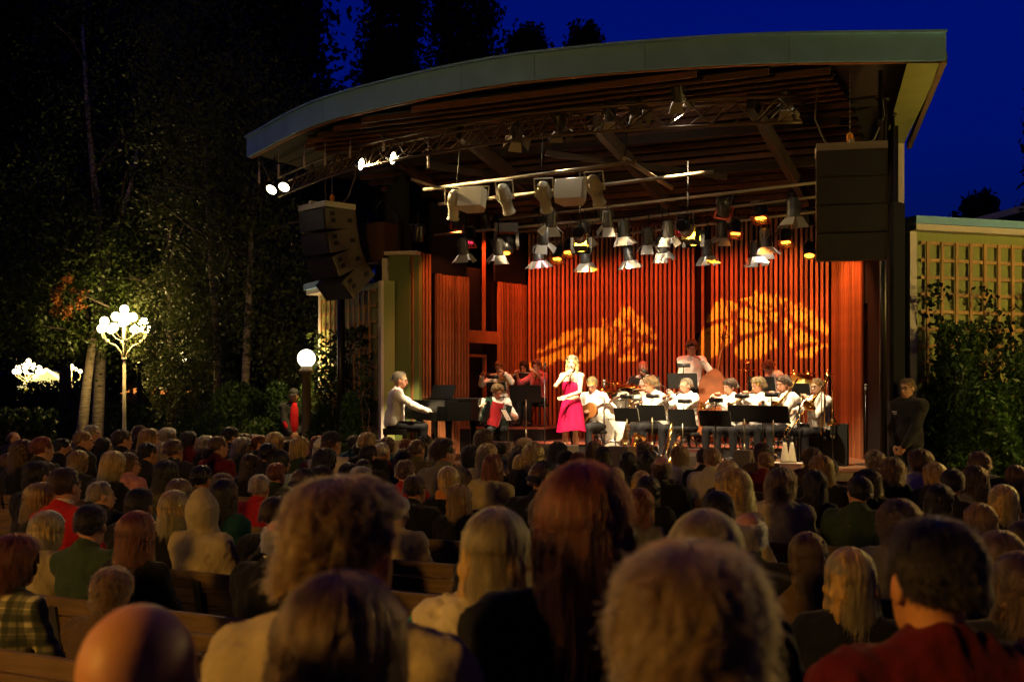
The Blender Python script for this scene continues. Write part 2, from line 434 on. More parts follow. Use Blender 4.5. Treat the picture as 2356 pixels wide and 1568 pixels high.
def pole(name, label, x, y, z0, z1, r, m, cat='pole'):
    o = ob(name, MB().tube([(0, 0, z0), (0, 0, z1)], r, 14).lathe([(r * 2, z0), (r * 2, z0 + .03), (r, z0 + .05)], 14).lathe([(r, z1 - .05), (r * 1.8, z1 - .03), (r * 1.8, z1)], 14), m)
    o.location = (x, y, 0); return tag(o, label, cat)
GLB = mat('gloss_black', (.012, .009, .006), .34, spec=.45)
pole('roof_column', 'slim black roof column in front of the left trellis wall', -2.87, 19.1, .12, 4.3, .065, GLB, 'column')
pole('roof_column', 'shiny black roof column beside the right slats', 5.04, 15.45, .12, 5.8, .05, GLB, 'column')
pole('roof_column', 'thin black post beside the tall black column at the stage edge', 5.32, 15.9, .12, 5.7, .03, GLB, 'column')

# ---- green side buildings with wooden trellises
GREEN = mat('green_boards', (.30, .34, .10), .6, var=.08, vscale=4, stretch=(9, 9, .5), bump=.2, bscale=12)
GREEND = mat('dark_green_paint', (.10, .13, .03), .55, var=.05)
WHITE = mat('white_trim', (.62, .55, .47), .5, var=.05)
TREL = mat('trellis_wood', (.52, .31, .11), .6, var=.2, rnd=.12, vscale=8, stretch=(4, 4, .7))
def wing(label, a, b, z1, roofd, sp, rows, trz):
    a = Vector((*a, 0)); b = Vector((*b, 0)); n = (b - a).normalized(); L = (b - a).length
    r = thing('side_building', label, 'building', a, math.atan2(n.y, n.x))
    ob('wall', MB().box((L / 2, .1, z1 / 2), (L, .2, z1)), GREEN, r)
    ob('corner_trim', MB().box((.05, -.015, z1 / 2), (.12, .05, z1)), WHITE, r)
    ob('corner_trim', MB().box((L - .05, -.015, z1 / 2), (.12, .05, z1)), WHITE, r)
    ob('eave_board', MB().box((L / 2, -.12, z1 + .045), (L + .1, .24, .09)) if roofd > 1 else MB().box((.35, -.12, z1 + .045), (.9, .24, .09)), WHITE, r)
    ob('roof', MB().box((L / 2, roofd / 2 - .3, z1 + .145), (L + .2, roofd, .11)) if roofd > 1 else MB().box((.35, roofd / 2 - .3, z1 + .145), (.9, roofd, .11)), FAS, r)
    t = link('trellis', None, r)
    i = 0; x = .28
    vz0, vz1 = .2, trz
    while x < L - .2:
        ob('upright', MB().box((x, -.075, (vz0 + vz1) / 2), (.05, .025, vz1 - vz0)), TREL, t); x += sp
    for k in range(rows):
        ob('rail', MB().box((L / 2, -.05, vz1 - .02 - k * sp * .98), (L - .35, .022, .05)), TREL, t)
    return r
wing('green boarded building with wooden trellis behind the dark bushes', (5.93, 17.0), (11.6, 18.9), 4.2, 2.0, .262, 15, 4.06)
wing('green trellis wall with climbing vines beside the piano', (-3.62, 21.5), (-2.1, 18.55), 3.62, .55, .26, 13, 3.5)
pl = thing('green_pillar', 'green painted pillar with white edge behind the pianist', 'pillar', (-1.72, 18.66, 0), yaw_to(-.2, -.98) + math.pi)
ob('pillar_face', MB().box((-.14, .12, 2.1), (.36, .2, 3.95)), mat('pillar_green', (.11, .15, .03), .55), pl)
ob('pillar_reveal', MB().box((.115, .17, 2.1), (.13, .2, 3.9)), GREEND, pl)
ob('pillar_trim', MB().box((-.37, .06, 2.05), (.09, .22, 3.9)), WHITE, pl)
ob('pillar_cap', MB().box((-.1, .05, 4.08), (.56, .2, .06)), WHITE, pl)
up = thing('roof_post', 'white corner post under the roof above the green building', 'post', (6.15, 18.05, 0))
ob('post', MB().box((0, 0, 5.1), (.11, .11, 1.3)), WHITE, up)
ob('wall_strip', MB().box((-.1, .1, 5.1), (.12, .1, 1.3)), GREEN, up)

hb = thing('far_building', 'grey-blue house with pale roof and small windows behind the green building', 'building', (15.5, 36, 0))
ob('wall', MB().box((3, 1, 3.4), (8.6, 4, 6.8)), mat('blue_wall', (.10, .16, .22), .7), hb)
ob('roof', MB().prism([(-2.4, 6.55), (.6, 7.35), (8, 7.2), (8, 7.35), (.6, 7.55), (-2.6, 6.7)], -2, 2, 0, Matrix.Rotation(R(90), 4, 'X')), mat('pale_roof', (.45, .44, .40), .6), hb)
for i in range(5):
    w_ = ob('window', MB().box((.4 + i * .62, -1.03, 6.2), (.4, .06, .5)), mat('night_glass', (.01, .012, .02), .1), hb)
    ob('window_frame', MB().box((.4 + i * .62, -1.05, 6.48), (.5, .06, .06)).box((.4 + i * .62, -1.05, 5.92), (.5, .06, .06)).box((.15 + i * .62, -1.05, 6.2), (.06, .06, .5)).box((.65 + i * .62, -1.05, 6.2), (.06, .06, .5)), mat('tan_frame', (.4, .34, .22), .6), w_)

bkw = thing('rear_wall', 'black wall closing the stage behind the slats and the doorway', 'wall', (0, 0, 0))
ob('panel', MB().beam((-2.4, 20.2, 3.0), (.4, 22.6, 3.0), .08, 5.9), BLACKP, bkw); ob('panel', MB().beam((.3, 22.4, 3.0), (6.6, 19.6, 3.0), .08, 5.9), BLACKP, bkw); ob('panel', MB().beam((-2.3, 20.3, 4.9), (-1.75, 18.95, 4.9), .08, 1.7), BLACKP, bkw)
# ------------------------------------------------------------------ street lamps
GLOBE = mat('lit_globe', (1, .9, .7), .3, emit=(1.0, .80, .42), estr=9.0)
POSTP = mat('cream_post', (.60, .52, .36), .45, var=.06)
def candelabra(label, loc, h=3.9, k=1.0, watts=600, small=False, group='white candelabra street lamps', lc=(1.0, .68, .2)):
    r = thing('street_lamp', label, 'street lamp', loc, random.uniform(0, 1), group)
    zc_ = h - .62 * k
    mb = MB().tube([(0, 0, 0), (0, 0, .5), (0, 0, 1.2), (0, 0, h - 1.35 * k)], [.075 * k, .06 * k, .045 * k, .042 * k], 12).lathe([(.14 * k, 0), (.14 * k, .08), (.09 * k, .16), (.07 * k, .5)], 14)
    zb = h - 1.35 * k
    mb.lathe([(.042 * k, zb), (.07 * k, zb + .01), (.07 * k, zb + .05), (.04 * k, zb + .07)], 12)
    ob('post', mb, POSTP, r)
    ob('stem', MB().tube([(0, 0, zb), (0, 0, h - .2 * k)], .02 * k, 8), POSTP, r)
    gl = [(0, 0, h - .1 * k)]
    na = 3 if small else 4
    for i in range(na):
        a = 2 * math.pi * (i + .2) / na; ca, sa = math.cos(a), math.sin(a)
        P = lambda rr, z: (ca * rr * k, sa * rr * k, z)
        pts = [P(.03, zb + .02), P(.08, zb + .2 * k), P(.2, zb + .36 * k), P(.36, zb + .42 * k)]
        am = MB().tube(pts, .02 * k, 7)
        cup = Vector(P(.40, zb + .42 * k)); am.lathe([(.02 * k, 0), (.07 * k, .01), (.05 * k, .07 * k), (.03 * k, .09 * k)], 10, T(cup))
        ao = ob('arm', am, POSTP, r)
        for j in ((-1, 0, 1) if not small else (0,)):
            a2 = a + j * .5; rr = .58 if j else .46
            e = Vector((math.cos(a2) * rr * k, math.sin(a2) * rr * k, zc_ + (.05 if j else .22) * k))
            mid = (cup + e) / 2 + Vector((math.cos(a2), math.sin(a2), 0)) * .05 * k - Vector((0, 0, .04 * k))
            ob('branch', MB().tube([cup + Vector((0, 0, .05 * k)), mid, e - Vector((0, 0, .08 * k))], .012 * k, 6), POSTP, ao)
            gl.append(tuple(e))
        gl.append((ca * .2 * k, sa * .2 * k, h - .28 * k))
    me = MB().sphere((0, 0, 0), .112 * k, 14, 10).mesh('globe', [GLOBE])
    for p in gl: link('globe', me, r, T(p))
    lamp('lamp_light', 'POINT', r, T((0, 0, h - .45 * k)), watts, lc, .45 * k)
    return r
p = W(286, 900, 28); candelabra('nearest lit candelabra lamp with many globes under the birch', (p.x, p.y, 0), 3.9, 1.0, 470)
p = W(66, 900, 50); candelabra('distant candelabra lamp with globes beside the lit yellow tent', (p.x, p.y, 0), 3.15, .98, 420)
p = W(165, 900, 52); candelabra('small three armed lamp standing right of the lit yellow tent', (p.x, p.y, 0), 2.95, .8, 260, True)
candelabra('candelabra lamp on the path beside the back rows, out of frame', (-5.7, -.9, 0), 4.3, 1.1, 1500, lc=(1.0, .47, .05))
candelabra('candelabra lamp beside the left end of the middle rows, out of frame', (-10.2, 6.0, 0), 4.2, 1.05, 260, lc=(1.0, .5, .06))
candelabra('candelabra lamp beside the right end of the rows, out of frame', (9.3, 12.6, 0), 4.2, 1.05, 850, lc=(1.0, .66, .14))
# globe lamp on a post by the left trellis
p = W(705, 824, 20.9)
gp = thing('globe_lamp', 'single white globe lamp on a stone post near the trellis', 'lamp', (p.x, p.y, 0))
ob('post', MB().lathe([(.16, 0), (.16, .1), (.09, .16), (.085, p.z - .3), (.13, p.z - .28), (.13, p.z - .22), (.1, p.z - .19), (.1, p.z - .14)], 14), mat('stone_post', (.22, .17, .1), .7), gp)
ob('globe', MB().sphere((0, 0, p.z), .165, 20, 14), mat('lit_globe_white', (1, 1, .9), .3, emit=(1.0, .88, .6), estr=7.), gp)
lamp('lamp_light', 'POINT', gp, T((-.1, .25, p.z)), 75, (1.0, .66, .25), .16)

# ------------------------------------------------------------------ stage rigging
PIPE = mat('pipe_metal', (.28, .22, .15), .45, .5)
def pipe(label, a, b, r=.025):
    o = ob('rigging_pipe', MB().tube([a, b], r, 8), PIPE); return tag(o, label, 'pipe')
PA = W(975, 436, 17.0); PB = W(1462, 372, 14.85)
pipe('front pipe carrying the white profile spotlights and white speakers', PA, PB)
pipe('second pipe running parallel behind the white profile spotlights', W(1010, 470, 17.3), W(1640, 395, 14.9))
pipe('thin end pipe crossing the front pipe above the piano', W(948, 413, 16.6), W(1070, 452, 18.2))
pipe('slanting pipe crossing the right end of the front pipe', W(1437, 365, 14.6), W(1545, 432, 16.8), .032)
for i, (x0, y0, x1, y1, d0, d1) in enumerate([(1150, 505, 1880, 420, 18.2, 15.6), (1180, 535, 1890, 452, 18.9, 16.3), (1240, 560, 1890, 486, 19.4, 17.0), (1000, 540, 1380, 505, 18.6, 17.2)]):
    pipe(['high middle pipe above the coloured lamps', 'long pipe carrying barn door lamps over the band', 'rear pipe above the back wall slats', 'low pipe above the accordion player'][i], W(x0, y0, d0), W(x1, y1, d1), .022)
for i, x in enumerate((1060, 1260, 1440)):
    t = (x - 975) / (1462 - 975); p = PA.lerp(PB, t); o = ob('hanger_rod', MB().tube([p, p + Vector((.05, .1, 5.5 - p.z))], .01, 6), BLKM()); tag(o, ['hanger rod above the first white spotlight', 'hanger rod in the middle of the front pipe', 'hanger rod near the slanting pipe'][i], 'rod')

WL = mat('white_lens', (1, 1, 1), .2, emit=(1.0, .93, .78), estr=45.)
OL = mat('orange_lens', (1, .5, .1), .2, emit=(1.0, .30, .02), estr=9.)
RL = mat('red_gel', (.9, .05, .1), .3, emit=(1.0, .03, .10), estr=2.2)
DL = mat('dark_lens', (.02, .02, .03), .05)
def hang(r, M, ztop):
    o = M.translation; Mi = M.inverted()
    a = Mi @ (o + Vector((0, 0, .16))); b = Mi @ Vector((o.x, o.y, ztop))
    ob('hanger', MB().tube([a, b], .008, 6), BLKM(), r)
def yoke(r, rad, m, zc=.12):
    ob('yoke', MB().tube([(-rad, 0, zc), (-rad, .5 * rad, zc + .06), (-rad, rad * 1.7, zc + .08), (rad, rad * 1.7, zc + .08), (rad, .5 * rad, zc + .06), (rad, 0, zc)], .008, 6), m, r)
def fresnel(label, loc, target, lens='w', doors=True, k=1.0, watts=0, col=(1, .8, .5), cone=40, gel=False, roll=None, cat='spotlight', name='barn_door_spotlight', grp='barn door spotlights over the stage'):
    M = aim(loc, target, random.uniform(-.3, .3) if roll is None else roll)
    r = thing(name, label, cat, M=M, group=grp)
    b = MB().lathe([(.06 * k, .30 * k), (.085 * k, .27 * k), (.09 * k, .10 * k), (.10 * k, .08 * k), (.10 * k, 0)], 16, cap=False).lathe([(.0001, .30 * k), (.06 * k, .30 * k)], 16, cap=False)
    for i in range(8): b.box((math.cos(i * .785) * .09 * k, math.sin(i * .785) * .09 * k, .19 * k), (.012, .012, .15 * k), RZ(i * .785))
    ob('body', b, DARKSTEEL() if doors else BLK(), r)
    ob('lens', MB().lathe([(.0001, .025 * k), (.05 * k, .02 * k), (.088 * k, .03 * k)], 16, cap=False), {'w': WL, 'o': OL, 'r': RL, 'd': DL}[lens], r)
    if gel: ob('gel_frame', MB().box((0, 0, -.012), (.25 * k, .012, .012)).box((0, .12 * k, -.012), (.25 * k, .03, .006)).box((0, -.12 * k, -.012), (.25 * k, .03, .006)).box((.12 * k, 0, -.012), (.03, .21 * k, .006)).box((-.12 * k, 0, -.012), (.03, .21 * k, .006)), mat('gel_frame_red', (.45, .07, .03), .5), r)
    if doors:
        DMT = mat('door_metal', (.34, .30, .25), .5, .1)
        for i in range(4):
            Mx = RZ(i * math.pi / 2) @ T((0, .10 * k, 0)) @ RX(R(random.uniform(18, 50)))
            w0, w1 = (.09, .15) if i % 2 else (.085, .12)
            mb = MB().prism([(-w0 * k, 0), (w0 * k, 0), (w1 * k, .17 * k), (-w1 * k, .17 * k)], -.0015, .0015, M=Mx @ RX(R(-90)))
            ob('barn_door', mb, DMT, r)
    yoke(r, .115 * k, DARKSTEEL()); hang(r, M, max(M.translation.z + .3, 4.55))
    if watts: lamp('spot_light', 'SPOT', r, T((0, 0, -.03)), watts, col, .05, cone, .5)
    return r
def profile(label, loc, target, watts=0, col=(1, .8, .5), cone=28):
    M = aim(loc, target); r = thing('profile_spotlight', label, 'spotlight', M=M, group='white profile spotlights on the front pipe')
    CR = CREAM()
    ob('lens_tube', MB().lathe([(.085, .0), (.095, .005), (.095, .02), (.078, .03), (.078, .16), (.088, .18), (.088, .21)], 18, cap=False).lathe([(.0001, .03), (.078, .03)], 18, cap=False), CR, r)
    b = MB().lathe([(.088, .21), (.112, .22), (.112, .245), (.10, .26), (.085, .38), (.05, .44), (.0001, .45)], 20, cap=False)
    for i in range(16):
        a = i * math.pi / 8; b.beam((math.cos(a) * .109, math.sin(a) * .109, .255), (math.cos(a) * .068, math.sin(a) * .068, .42), .008, .014)
    ob('lamp_house', b, CR, r)
    ob('bracket', MB().beam((.13, 0, .22), (.13, .1, .45), .02, .008).beam((-.13, 0, .22), (-.13, .1, .45), .02, .008).beam((-.13, .1, .45), (.13, .1, .45), .02, .008), CR, r)
    hang(r, M, M.translation.z + .42)
    if watts: lamp('spot_light', 'SPOT', r, T((0, 0, -.05)), watts, col, .05, cone, .4)
    return r
# singer, pianist, horns and the rest of the band are lit from these
WW = (1.0, .74, .42)
singer_p = Vector((.98, 18.0, .75)); 
profile('leftmost white ribbed profile spotlight over the piano', W(1042, 505, 16.6), W(1010, 950, 18.0), 1710, WW, 36)
profile('white ribbed profile spotlight between the two white speakers, left one', W(1172, 490, 16.0), W(1300, 940, 17.9), 1330, WW, 26)
profile('white ribbed profile spotlight just left of the right white speaker', W(1258, 485, 15.7), W(1330, 930, 17.9), 1235, WW, 30)
profile('rightmost white ribbed profile spotlight on the front pipe', W(1380, 470, 15.3), W(1520, 940, 17.6), 1520, WW, 40)
SPK = mat('cream_cabinet', (.66, .62, .48), .45, bump=.05)
def wallspk(label, px, py, d, w):
    p = W(px, py, d); r = thing('white_speaker', label, 'speaker', p, R(-24)); r.rotation_euler = (R(-14), 0, R(-20))
    ob('cabinet', MB().prism([(-w / 2, -.14), (w / 2, -.14), (w / 2 + .03, .0), (w / 2 - .05, .15), (-w / 2 + .05, .15), (-w / 2 - .03, 0)], -.14, .14), SPK, r)
    ob('bracket', MB().beam((-w / 2 - .05, 0, 0), (-w / 2 - .05, 0, .2), .03, .008).beam((w / 2 + .05, 0, 0), (w / 2 + .05, 0, .2), .03, .008).beam((-w / 2 - .05, 0, .2), (w / 2 + .05, 0, .2), .03, .008), WHITE, r)
wallspk('white cabinet speaker left of the middle on the front pipe', 1088, 460, 16.4, .36)
wallspk('white cabinet speaker at the right of the front pipe', 1314, 442, 15.5, .38)

# (x, y, d, target, lens, doors, gel, watts, colour, cone, label)
RED = (1.0, .12, .03); ORA = (1.0, .27, .05); PNK = (1.0, .10, .16)
LAMPS = [
 (962, 553, 17.4, (940, 900, 18.5), 'd', False, False, 0, WW, 0, 'dark round lamp hanging beside the green pillar'),
 (1078, 560, 17.6, (1010, 700, 19.4), 'r', False, True, 420, ORA, 62, 'pink lamp above the slats beside the piano'),
 (1068, 585, 17.3, (1150, 960, 18.6), 'w', True, False, 380, WW, 40, 'bright barn door lamp below the pink lamp at the left'),
 (1052, 520, 17.8, (1020, 800, 19), 'd', False, True, 0, WW, 0, 'dark gelled lamp under the leftmost white spotlight'),
 (1147, 585, 17.4, (1180, 960, 19.5), 'w', True, False, 300, WW, 40, 'barn door lamp below the moving head lamp'),
 (1268, 520, 17.0, (1200, 800, 20), 'w', True, False, 0, WW, 0, 'tilted barn door lamp with blue glint above the singer'),
 (1250, 560, 17.2, (1240, 880, 20.2), 'w', True, False, 330, PNK, 30, 'barn door lamp with wide lower flap over the singer'),
 (1240, 600, 17.5, (1320, 940, 18.2), 'w', True, False, 0, WW, 0, 'lowest lit barn door lamp left of the red lamps'),
 (1282, 598, 18.0, (1330, 760, 20.8), 'o', False, True, 360, RED, 75, 'orange glowing lamp nearest above the singer'),
 (1306, 583, 18.2, (1400, 720, 20.7), 'o', False, True, 0, RED, 70, 'second orange glowing lamp above the singer'),
 (1345, 548, 17.2, (1420, 900, 19.0), 'w', True, False, 420, WW, 40, 'barn door lamp with bright hood above the drummer'),
 (1348, 605, 17.6, (1430, 940, 18.6), 'w', True, False, 0, WW, 0, 'low dark hooded barn door lamp above the guitarist'),
 (1332, 575, 18.4, (1390, 700, 20.6), 'r', False, False, 0, RED, 0, 'small red glinting lamp behind the hooded lamps'),
 (1398, 520, 17.0, (1420, 800, 20), 'd', True, False, 0, WW, 0, 'unlit ribbed barn door lamp in the middle of the rig'),
 (1435, 545, 17.2, (1500, 930, 18.0), 'w', True, False, 520, WW, 38, 'barn door lamp with blue-white lens over the drums'),
 (1448, 600, 17.5, (1540, 940, 17.8), 'w', True, False, 0, WW, 0, 'lowest hooded lamp over the saxophones'),
 (1492, 560, 17.4, (1560, 760, 20.2), 'd', True, False, 0, WW, 0, 'unlit tilted lamp left of the white hooded lamp'),
 (1538, 545, 17.0, (1590, 860, 19.2), 'w', True, False, 480, WW, 36, 'bright white hooded lamp over the double bass'),
 (1524, 580, 17.4, (1600, 800, 19.6), 'w', True, False, 0, WW, 0, 'lamp with two pale flaps under the bright hooded lamp'),
 (1570, 535, 18.2, (1600, 700, 20.0), 'r', False, True, 420, RED, 75, 'pink red lamp behind the bright hooded lamp'),
 (1628, 590, 17.2, (1680, 930, 17.3), 'w', True, False, 560, WW, 40, 'dark hooded lamp alone above the trumpet players'),
 (1665, 488, 16.6, (1700, 800, 19.5), 'd', False, True, 0, WW, 0, 'tall dark cylinder lamp with square gel frame'),
 (1692, 540, 17.4, (1720, 720, 19.6), 'o', False, True, 460, RED, 75, 'orange lamp right of the square gel frame'),
 (1750, 505, 16.8, (1790, 720, 19.3), 'o', False, True, 430, ORA, 70, 'highest orange lamp with red square gel'),
 (1762, 570, 16.9, (1800, 930, 16.8), 'w', True, False, 620, WW, 42, 'lamp with bright curved flaps over the trombones'),
 (1738, 592, 17.0, (1760, 930, 17.0), 'w', True, False, 0, WW, 0, 'lowest lamp with white hood over the trombones'),
 (1808, 560, 17.3, (1850, 700, 19.0), 'o', False, True, 330, ORA, 70, 'rightmost pink orange lamp beside the right speaker stack'),
 (1826, 500, 16.2, (1880, 930, 16.6), 'd', True, False, 0, WW, 0, 'large unlit barn door lamp beside the right speaker stack'),
 (1660, 545, 17.6, (1640, 800, 19.6), 'd', True, False, 0, WW, 0, 'dark tilted lamp with dull flap above the bassist'),
 (1862, 590, 17.2, (1945, 720, 18.6), 'o', False, False, 260, ORA, 60, 'small orange lamp behind the right speaker stack'),
]
for (x, y, d, tg, lens, doors, gel, watts, col, cone, lab) in LAMPS:
    p = W(x, y, d); q_ = W(*tg)
    if doors: q_ = Vector((p.x + (q_.x - p.x) * .55, p.y + (q_.y - p.y) * .55, .9))           # steep top light
    elif lens in 'or': q_ = Vector((p.x - .5, p.y - 1.5, .9)); watts, cone = watts * .16, 60     # tipped towards the audience
    fresnel(lab, p, q_, lens, doors, (.95 if d < 17 else .84), watts, col, cone or 40, gel)
# wash lamps close to the back wall
for i, (f, w_, c_) in enumerate(((-.02, 150, RED), (.16, 150, RED), (.36, 150, RED), (.56, 150, RED), (.76, 150, RED), (.94, 150, ORA))):
    a = B0.lerp(B1, f) - VV * 1.5 + Vector((0, 0, 4.72)); b = B0.lerp(B1, f) + Vector((0, 0, 2.2))
    fresnel(f'{["first", "second", "third", "fourth", "fifth", "sixth"][i]} dark wash lamp from the left near the back wall', a, b, 'd', False, .9, w_, c_, 95, False)
for i, (a, b, w_, lab) in enumerate(((Vector((-.9, 18.3, 4.5)), Vector((-.95, 19.6, 2.4)), 130, 'wash lamp in front of the slats beside the piano'), (Vector((4.6, 17.6, 4.4)), Vector((5.45, 18.5, 2.2)), 190, 'wash lamp in front of the bright right slats'))):
    fresnel(lab, a, b, 'd', False, .9, w_, (1.0, .22, .06), 85, False)
for (x, y, d, tg, w_, lab) in ((1562, 232, 14.6, (1640, 930, 17.2), 3400, 'white lamp clamped on the front truss above the brass'), (1290, 300, 15.3, (1400, 930, 18.0), 1300, 'added dark lamp on the front truss above the singer'), (1810, 250, 14.6, (1840, 930, 16.7), 1900, 'added dark lamp on the front truss near the right speaker stack'), (1465, 262, 15.0, (1592, 850, 19.0), 2200, 'small added lamp on the front truss aimed at the bassist'), (1405, 272, 15.1, (1478, 870, 19.2), 900, 'small added lamp on the front truss aimed at the drummer'), (1190, 318, 15.6, (1180, 880, 20.0), 900, 'small added lamp on the front truss aimed at the violinists')):
    fresnel(lab, W(x, y, d), W(*tg), 'w', True, .8, w_, WW, 34 if w_ in (3400, 1300, 1900) else 15, False)  # all but the first are added to brighten singer, brass and back row
# moving head lamp with orange lens
p = W(1165, 545, 17.6)
mh = thing('moving_head_lamp', 'grey moving head lamp with glowing orange lens', 'stage lamp', p)
ob('base', MB().box((0, 0, .13), (.36, .28, .14)), DARKSTEEL(), mh)
ob('fork', MB().box((-.17, 0, -.06), (.05, .16, .26)).box((.17, 0, -.06), (.05, .16, .26)), DARKSTEEL(), mh)
hd = ob('head', MB().lathe([(.06, .14), (.12, .08), (.125, -.1), (.1, -.16)], 16), BLK(), mh, T((0, 0, -.1)) @ RX(R(-18)))
ob('lens', MB().lathe([(.0001, -.175), (.055, -.17), (.06, -.165)], 14, cap=False), OL, hd)

# pattern projectors: a lamp behind a pierced metal plate throws the leaf shapes on the slats
def gobo(label, loc, target, dome, branches, watts, col):
    M = aim(loc, target); M = T(M.translation) @ (Vector(target) - Vector(loc)).to_track_quat('-Z', 'Y').to_matrix().to_4x4()
    r = thing('pattern_projector', label, 'stage lamp', M=M)
    ob('body', MB().lathe([(.07, .02), (.09, .04), (.09, .3), (.05, .36)], 16), BLK(), r)
    ob('tube', MB().lathe([(.13, -.02), (.13, -.28)], 4, RZ(R(45)), smooth=False, cap=False), BLKM(), r)
    yoke(r, .115, DARKSTEEL()); hang(r, M, 4.9)
    nx, ny = 150, 84; a, b = .066, .044; xs = np.linspace(-a, a, nx + 1); ys = np.linspace(-b, b, ny + 1)
    cx = (xs[:-1] + xs[1:]) / 2 / a; cy = (ys[:-1] + ys[1:]) / 2 / b
    X, Y = np.meshgrid(cx, cy, indexing='ij')
    top = np.interp(X, [d_[0] for d_ in dome], [d_[1] for d_ in dome]) + .035 * np.sin(X * 37) + .03 * np.sin(X * 61 + 1)
    op = (Y < top) & (Y > -.8 + .2 * np.sin(X * 9)) & (np.abs(X) < .93)
    for (x0, y0, x1, y1, w0) in branches:
        t = np.clip(((X - x0) * (x1 - x0) + (Y - y0) * (y1 - y0)) / ((x1 - x0) ** 2 + (y1 - y0) ** 2), 0, 1)
        dd = np.hypot(X - x0 - t * (x1 - x0) - .02 * np.sin(t * 17), Y - y0 - t * (y1 - y0)); op &= dd > w0 * 1.15 * (1 - .5 * t)
    solid = np.argwhere(~op); V = []; F = []
    for n_, (i, j) in enumerate(solid):
        V += [(xs[i], ys[j], -.30), (xs[i + 1], ys[j], -.30), (xs[i + 1], ys[j + 1], -.30), (xs[i], ys[j + 1], -.30)]; F.append((4 * n_, 4 * n_ + 1, 4 * n_ + 2, 4 * n_ + 3))
    link('gobo_plate', mesh_np('gobo_plate', V, F, [BLKM()], False), r)
    ob('plate_frame', MB().box((0, .078, -.3), (.3, .084, .004)).box((0, -.078, -.3), (.3, .084, .004)).box((.108, 0, -.3), (.084, .2, .005)).box((-.108, 0, -.3), (.084, .2, .005)), BLKM(), r)
    lamp('spot_light', 'SPOT', r, T((0, 0, -.03)), watts, col, .0012, 40, .1)
rb = random.Random(4)
def br(n, roots):
    out = []
    for (x, y, a, l, w) in roots:
        st = [(x, y, a, l, w)]
        while st:
            x, y, a, l, w = st.pop(); x1, y1 = x + math.cos(a) * l, y + math.sin(a) * l; out.append((x, y, x1, y1, w))
            if l > .11:
                for s_ in (-1, 1):
                    if rb.random() < .85: st.append((x1, y1, a + s_ * rb.uniform(.25, .75), l * rb.uniform(.6, .85), w * .62))
    return out
gobo('black projector throwing the left leaf pattern on the slats', Vector((.95, 15.9, 3.95)), W(1372, 752, 20.9),
     [(-1, -.62), (-.72, -.3), (-.4, -.02), (0, .12), (.3, .36), (.5, .38), (.72, .12), (.88, -.2), (1, -.6)], br(3, [(-.98, -.55, .38, .55, .06), (-.95, -.85, .3, .6, .08), (.1, -1, 1.0, .5, .09), (.75, -.95, 1.9, .5, .08), (-.3, -.95, .7, .45, .08), (.95, -.5, 2.5, .4, .06)]), 3600, (1.0, .46, .025))
gobo('black projector throwing the right leaf pattern on the slats', Vector((2.35, 15.2, 3.95)), W(1758, 738, 19.7),
     [(-1, -.6), (-.85, .0), (-.7, .42), (-.45, .62), (-.1, .6), (.3, .46), (.65, .2), (.88, -.1), (1, -.5)], br(3, [(-.75, -1, 1.0, .7, .09), (.5, -1, 2.0, .7, .09), (.0, -.95, .6, .6, .09), (-.98, -.1, .25, .6, .06), (.98, -.5, 2.5, .6, .08), (-.5, .5, -.6, .6, .05), (.2, -1, 1.4, .5, .08)]), 3800, (1.0, .46, .025))

# ------------------------------------------------------------------ flown speaker stacks
BOX = mat('speaker_paint', (.05, .042, .03), .5, var=.1, bump=.25, bscale=200)
GRL = mat('speaker_grille', (.028, .025, .02), .55, bump=.6, bscale=400)
def array(label, loc, fdir, tilts, w, h, dp):
    r = thing('speaker_stack', label, 'speaker', loc, yaw_to(*fdir))
    ob('flying_frame', MB().box((0, 0, .04), (w + .02, dp, .09)).box((0, -.1, .1), (.06, dp + .25, .04)), mat('frame_grey', (.45, .44, .36), .45), r)
    Mx = T((0, 0, 0)); tt = 0
    for i, t in enumerate(tilts):
        Mx = Mx @ RX(R(-t)); 
        b = ob('cabinet', MB().prism([(-dp / 2, -h + .012), (dp / 2, -h + .004), (dp / 2, -.004), (-dp / 2, -.012)], -w / 2, w / 2, M=Matrix(((0, 0, 1, 0), (1, 0, 0, 0), (0, 1, 0, 0), (0, 0, 0, 1)))), BOX, r, Mx.copy())
        ob('grille', MB().box((0, dp / 2 + .008, -h / 2), (w - .05, .016, h - .03)), GRL, b)
        for s_ in (-1, 1):
            for (yy, zz) in ((.16, -.09), (.15, -.2), (-.17, -.2)): ob('handle_recess', MB().box((s_ * (w / 2 + .002), yy, zz), (.006, .09, .065)), BLKM(), b)
            ob('side_rail', MB().box((s_ * (w / 2 + .004), dp / 2 - .02, -h / 2), (.008, .02, h * .92)), DARKSTEEL(), b)
        Mx = Mx @ T((0, 0, -h))
    ch = MB()
    for k in range(34): ch.lathe([(.014, -.004), (.014, .004)], 6, T((0, -.1, .28 + k * .032)) @ RX(R(90)) @ RY(R(90 * (k % 2))))
    ob('chain', ch, STEEL(), r)
    ob('hook', MB().lathe([(.02, .12), (.04, .14), (.04, .24), (.02, .27)], 10), mat('orange_hook', (.75, .28, .02), .5), r, T((0, -.1, 0)))
    for s_ in (-1, 1):
        ob('cable', MB().tube([(s_ * .12, -.15, .06), (s_ * .3, -.2, .2), (s_ * .42, -.25, .5), (s_ * .38, -.3, .9)], .012, 6), mat('cable', (.12, .1, .08), .6), r)
    return r
p = W(752, 484, 18.4); array('left hanging speaker stack curving down, lit from above', p, (-.72, -.69), [5, 8, 12, 17], .74, .34, .6)
p = W(1957, 352, 14.1); array('right hanging speaker stack of four straight dark cabinets', p, (-.22, -.97), [0, 0, 1.5, 2], .82, .335, .5)
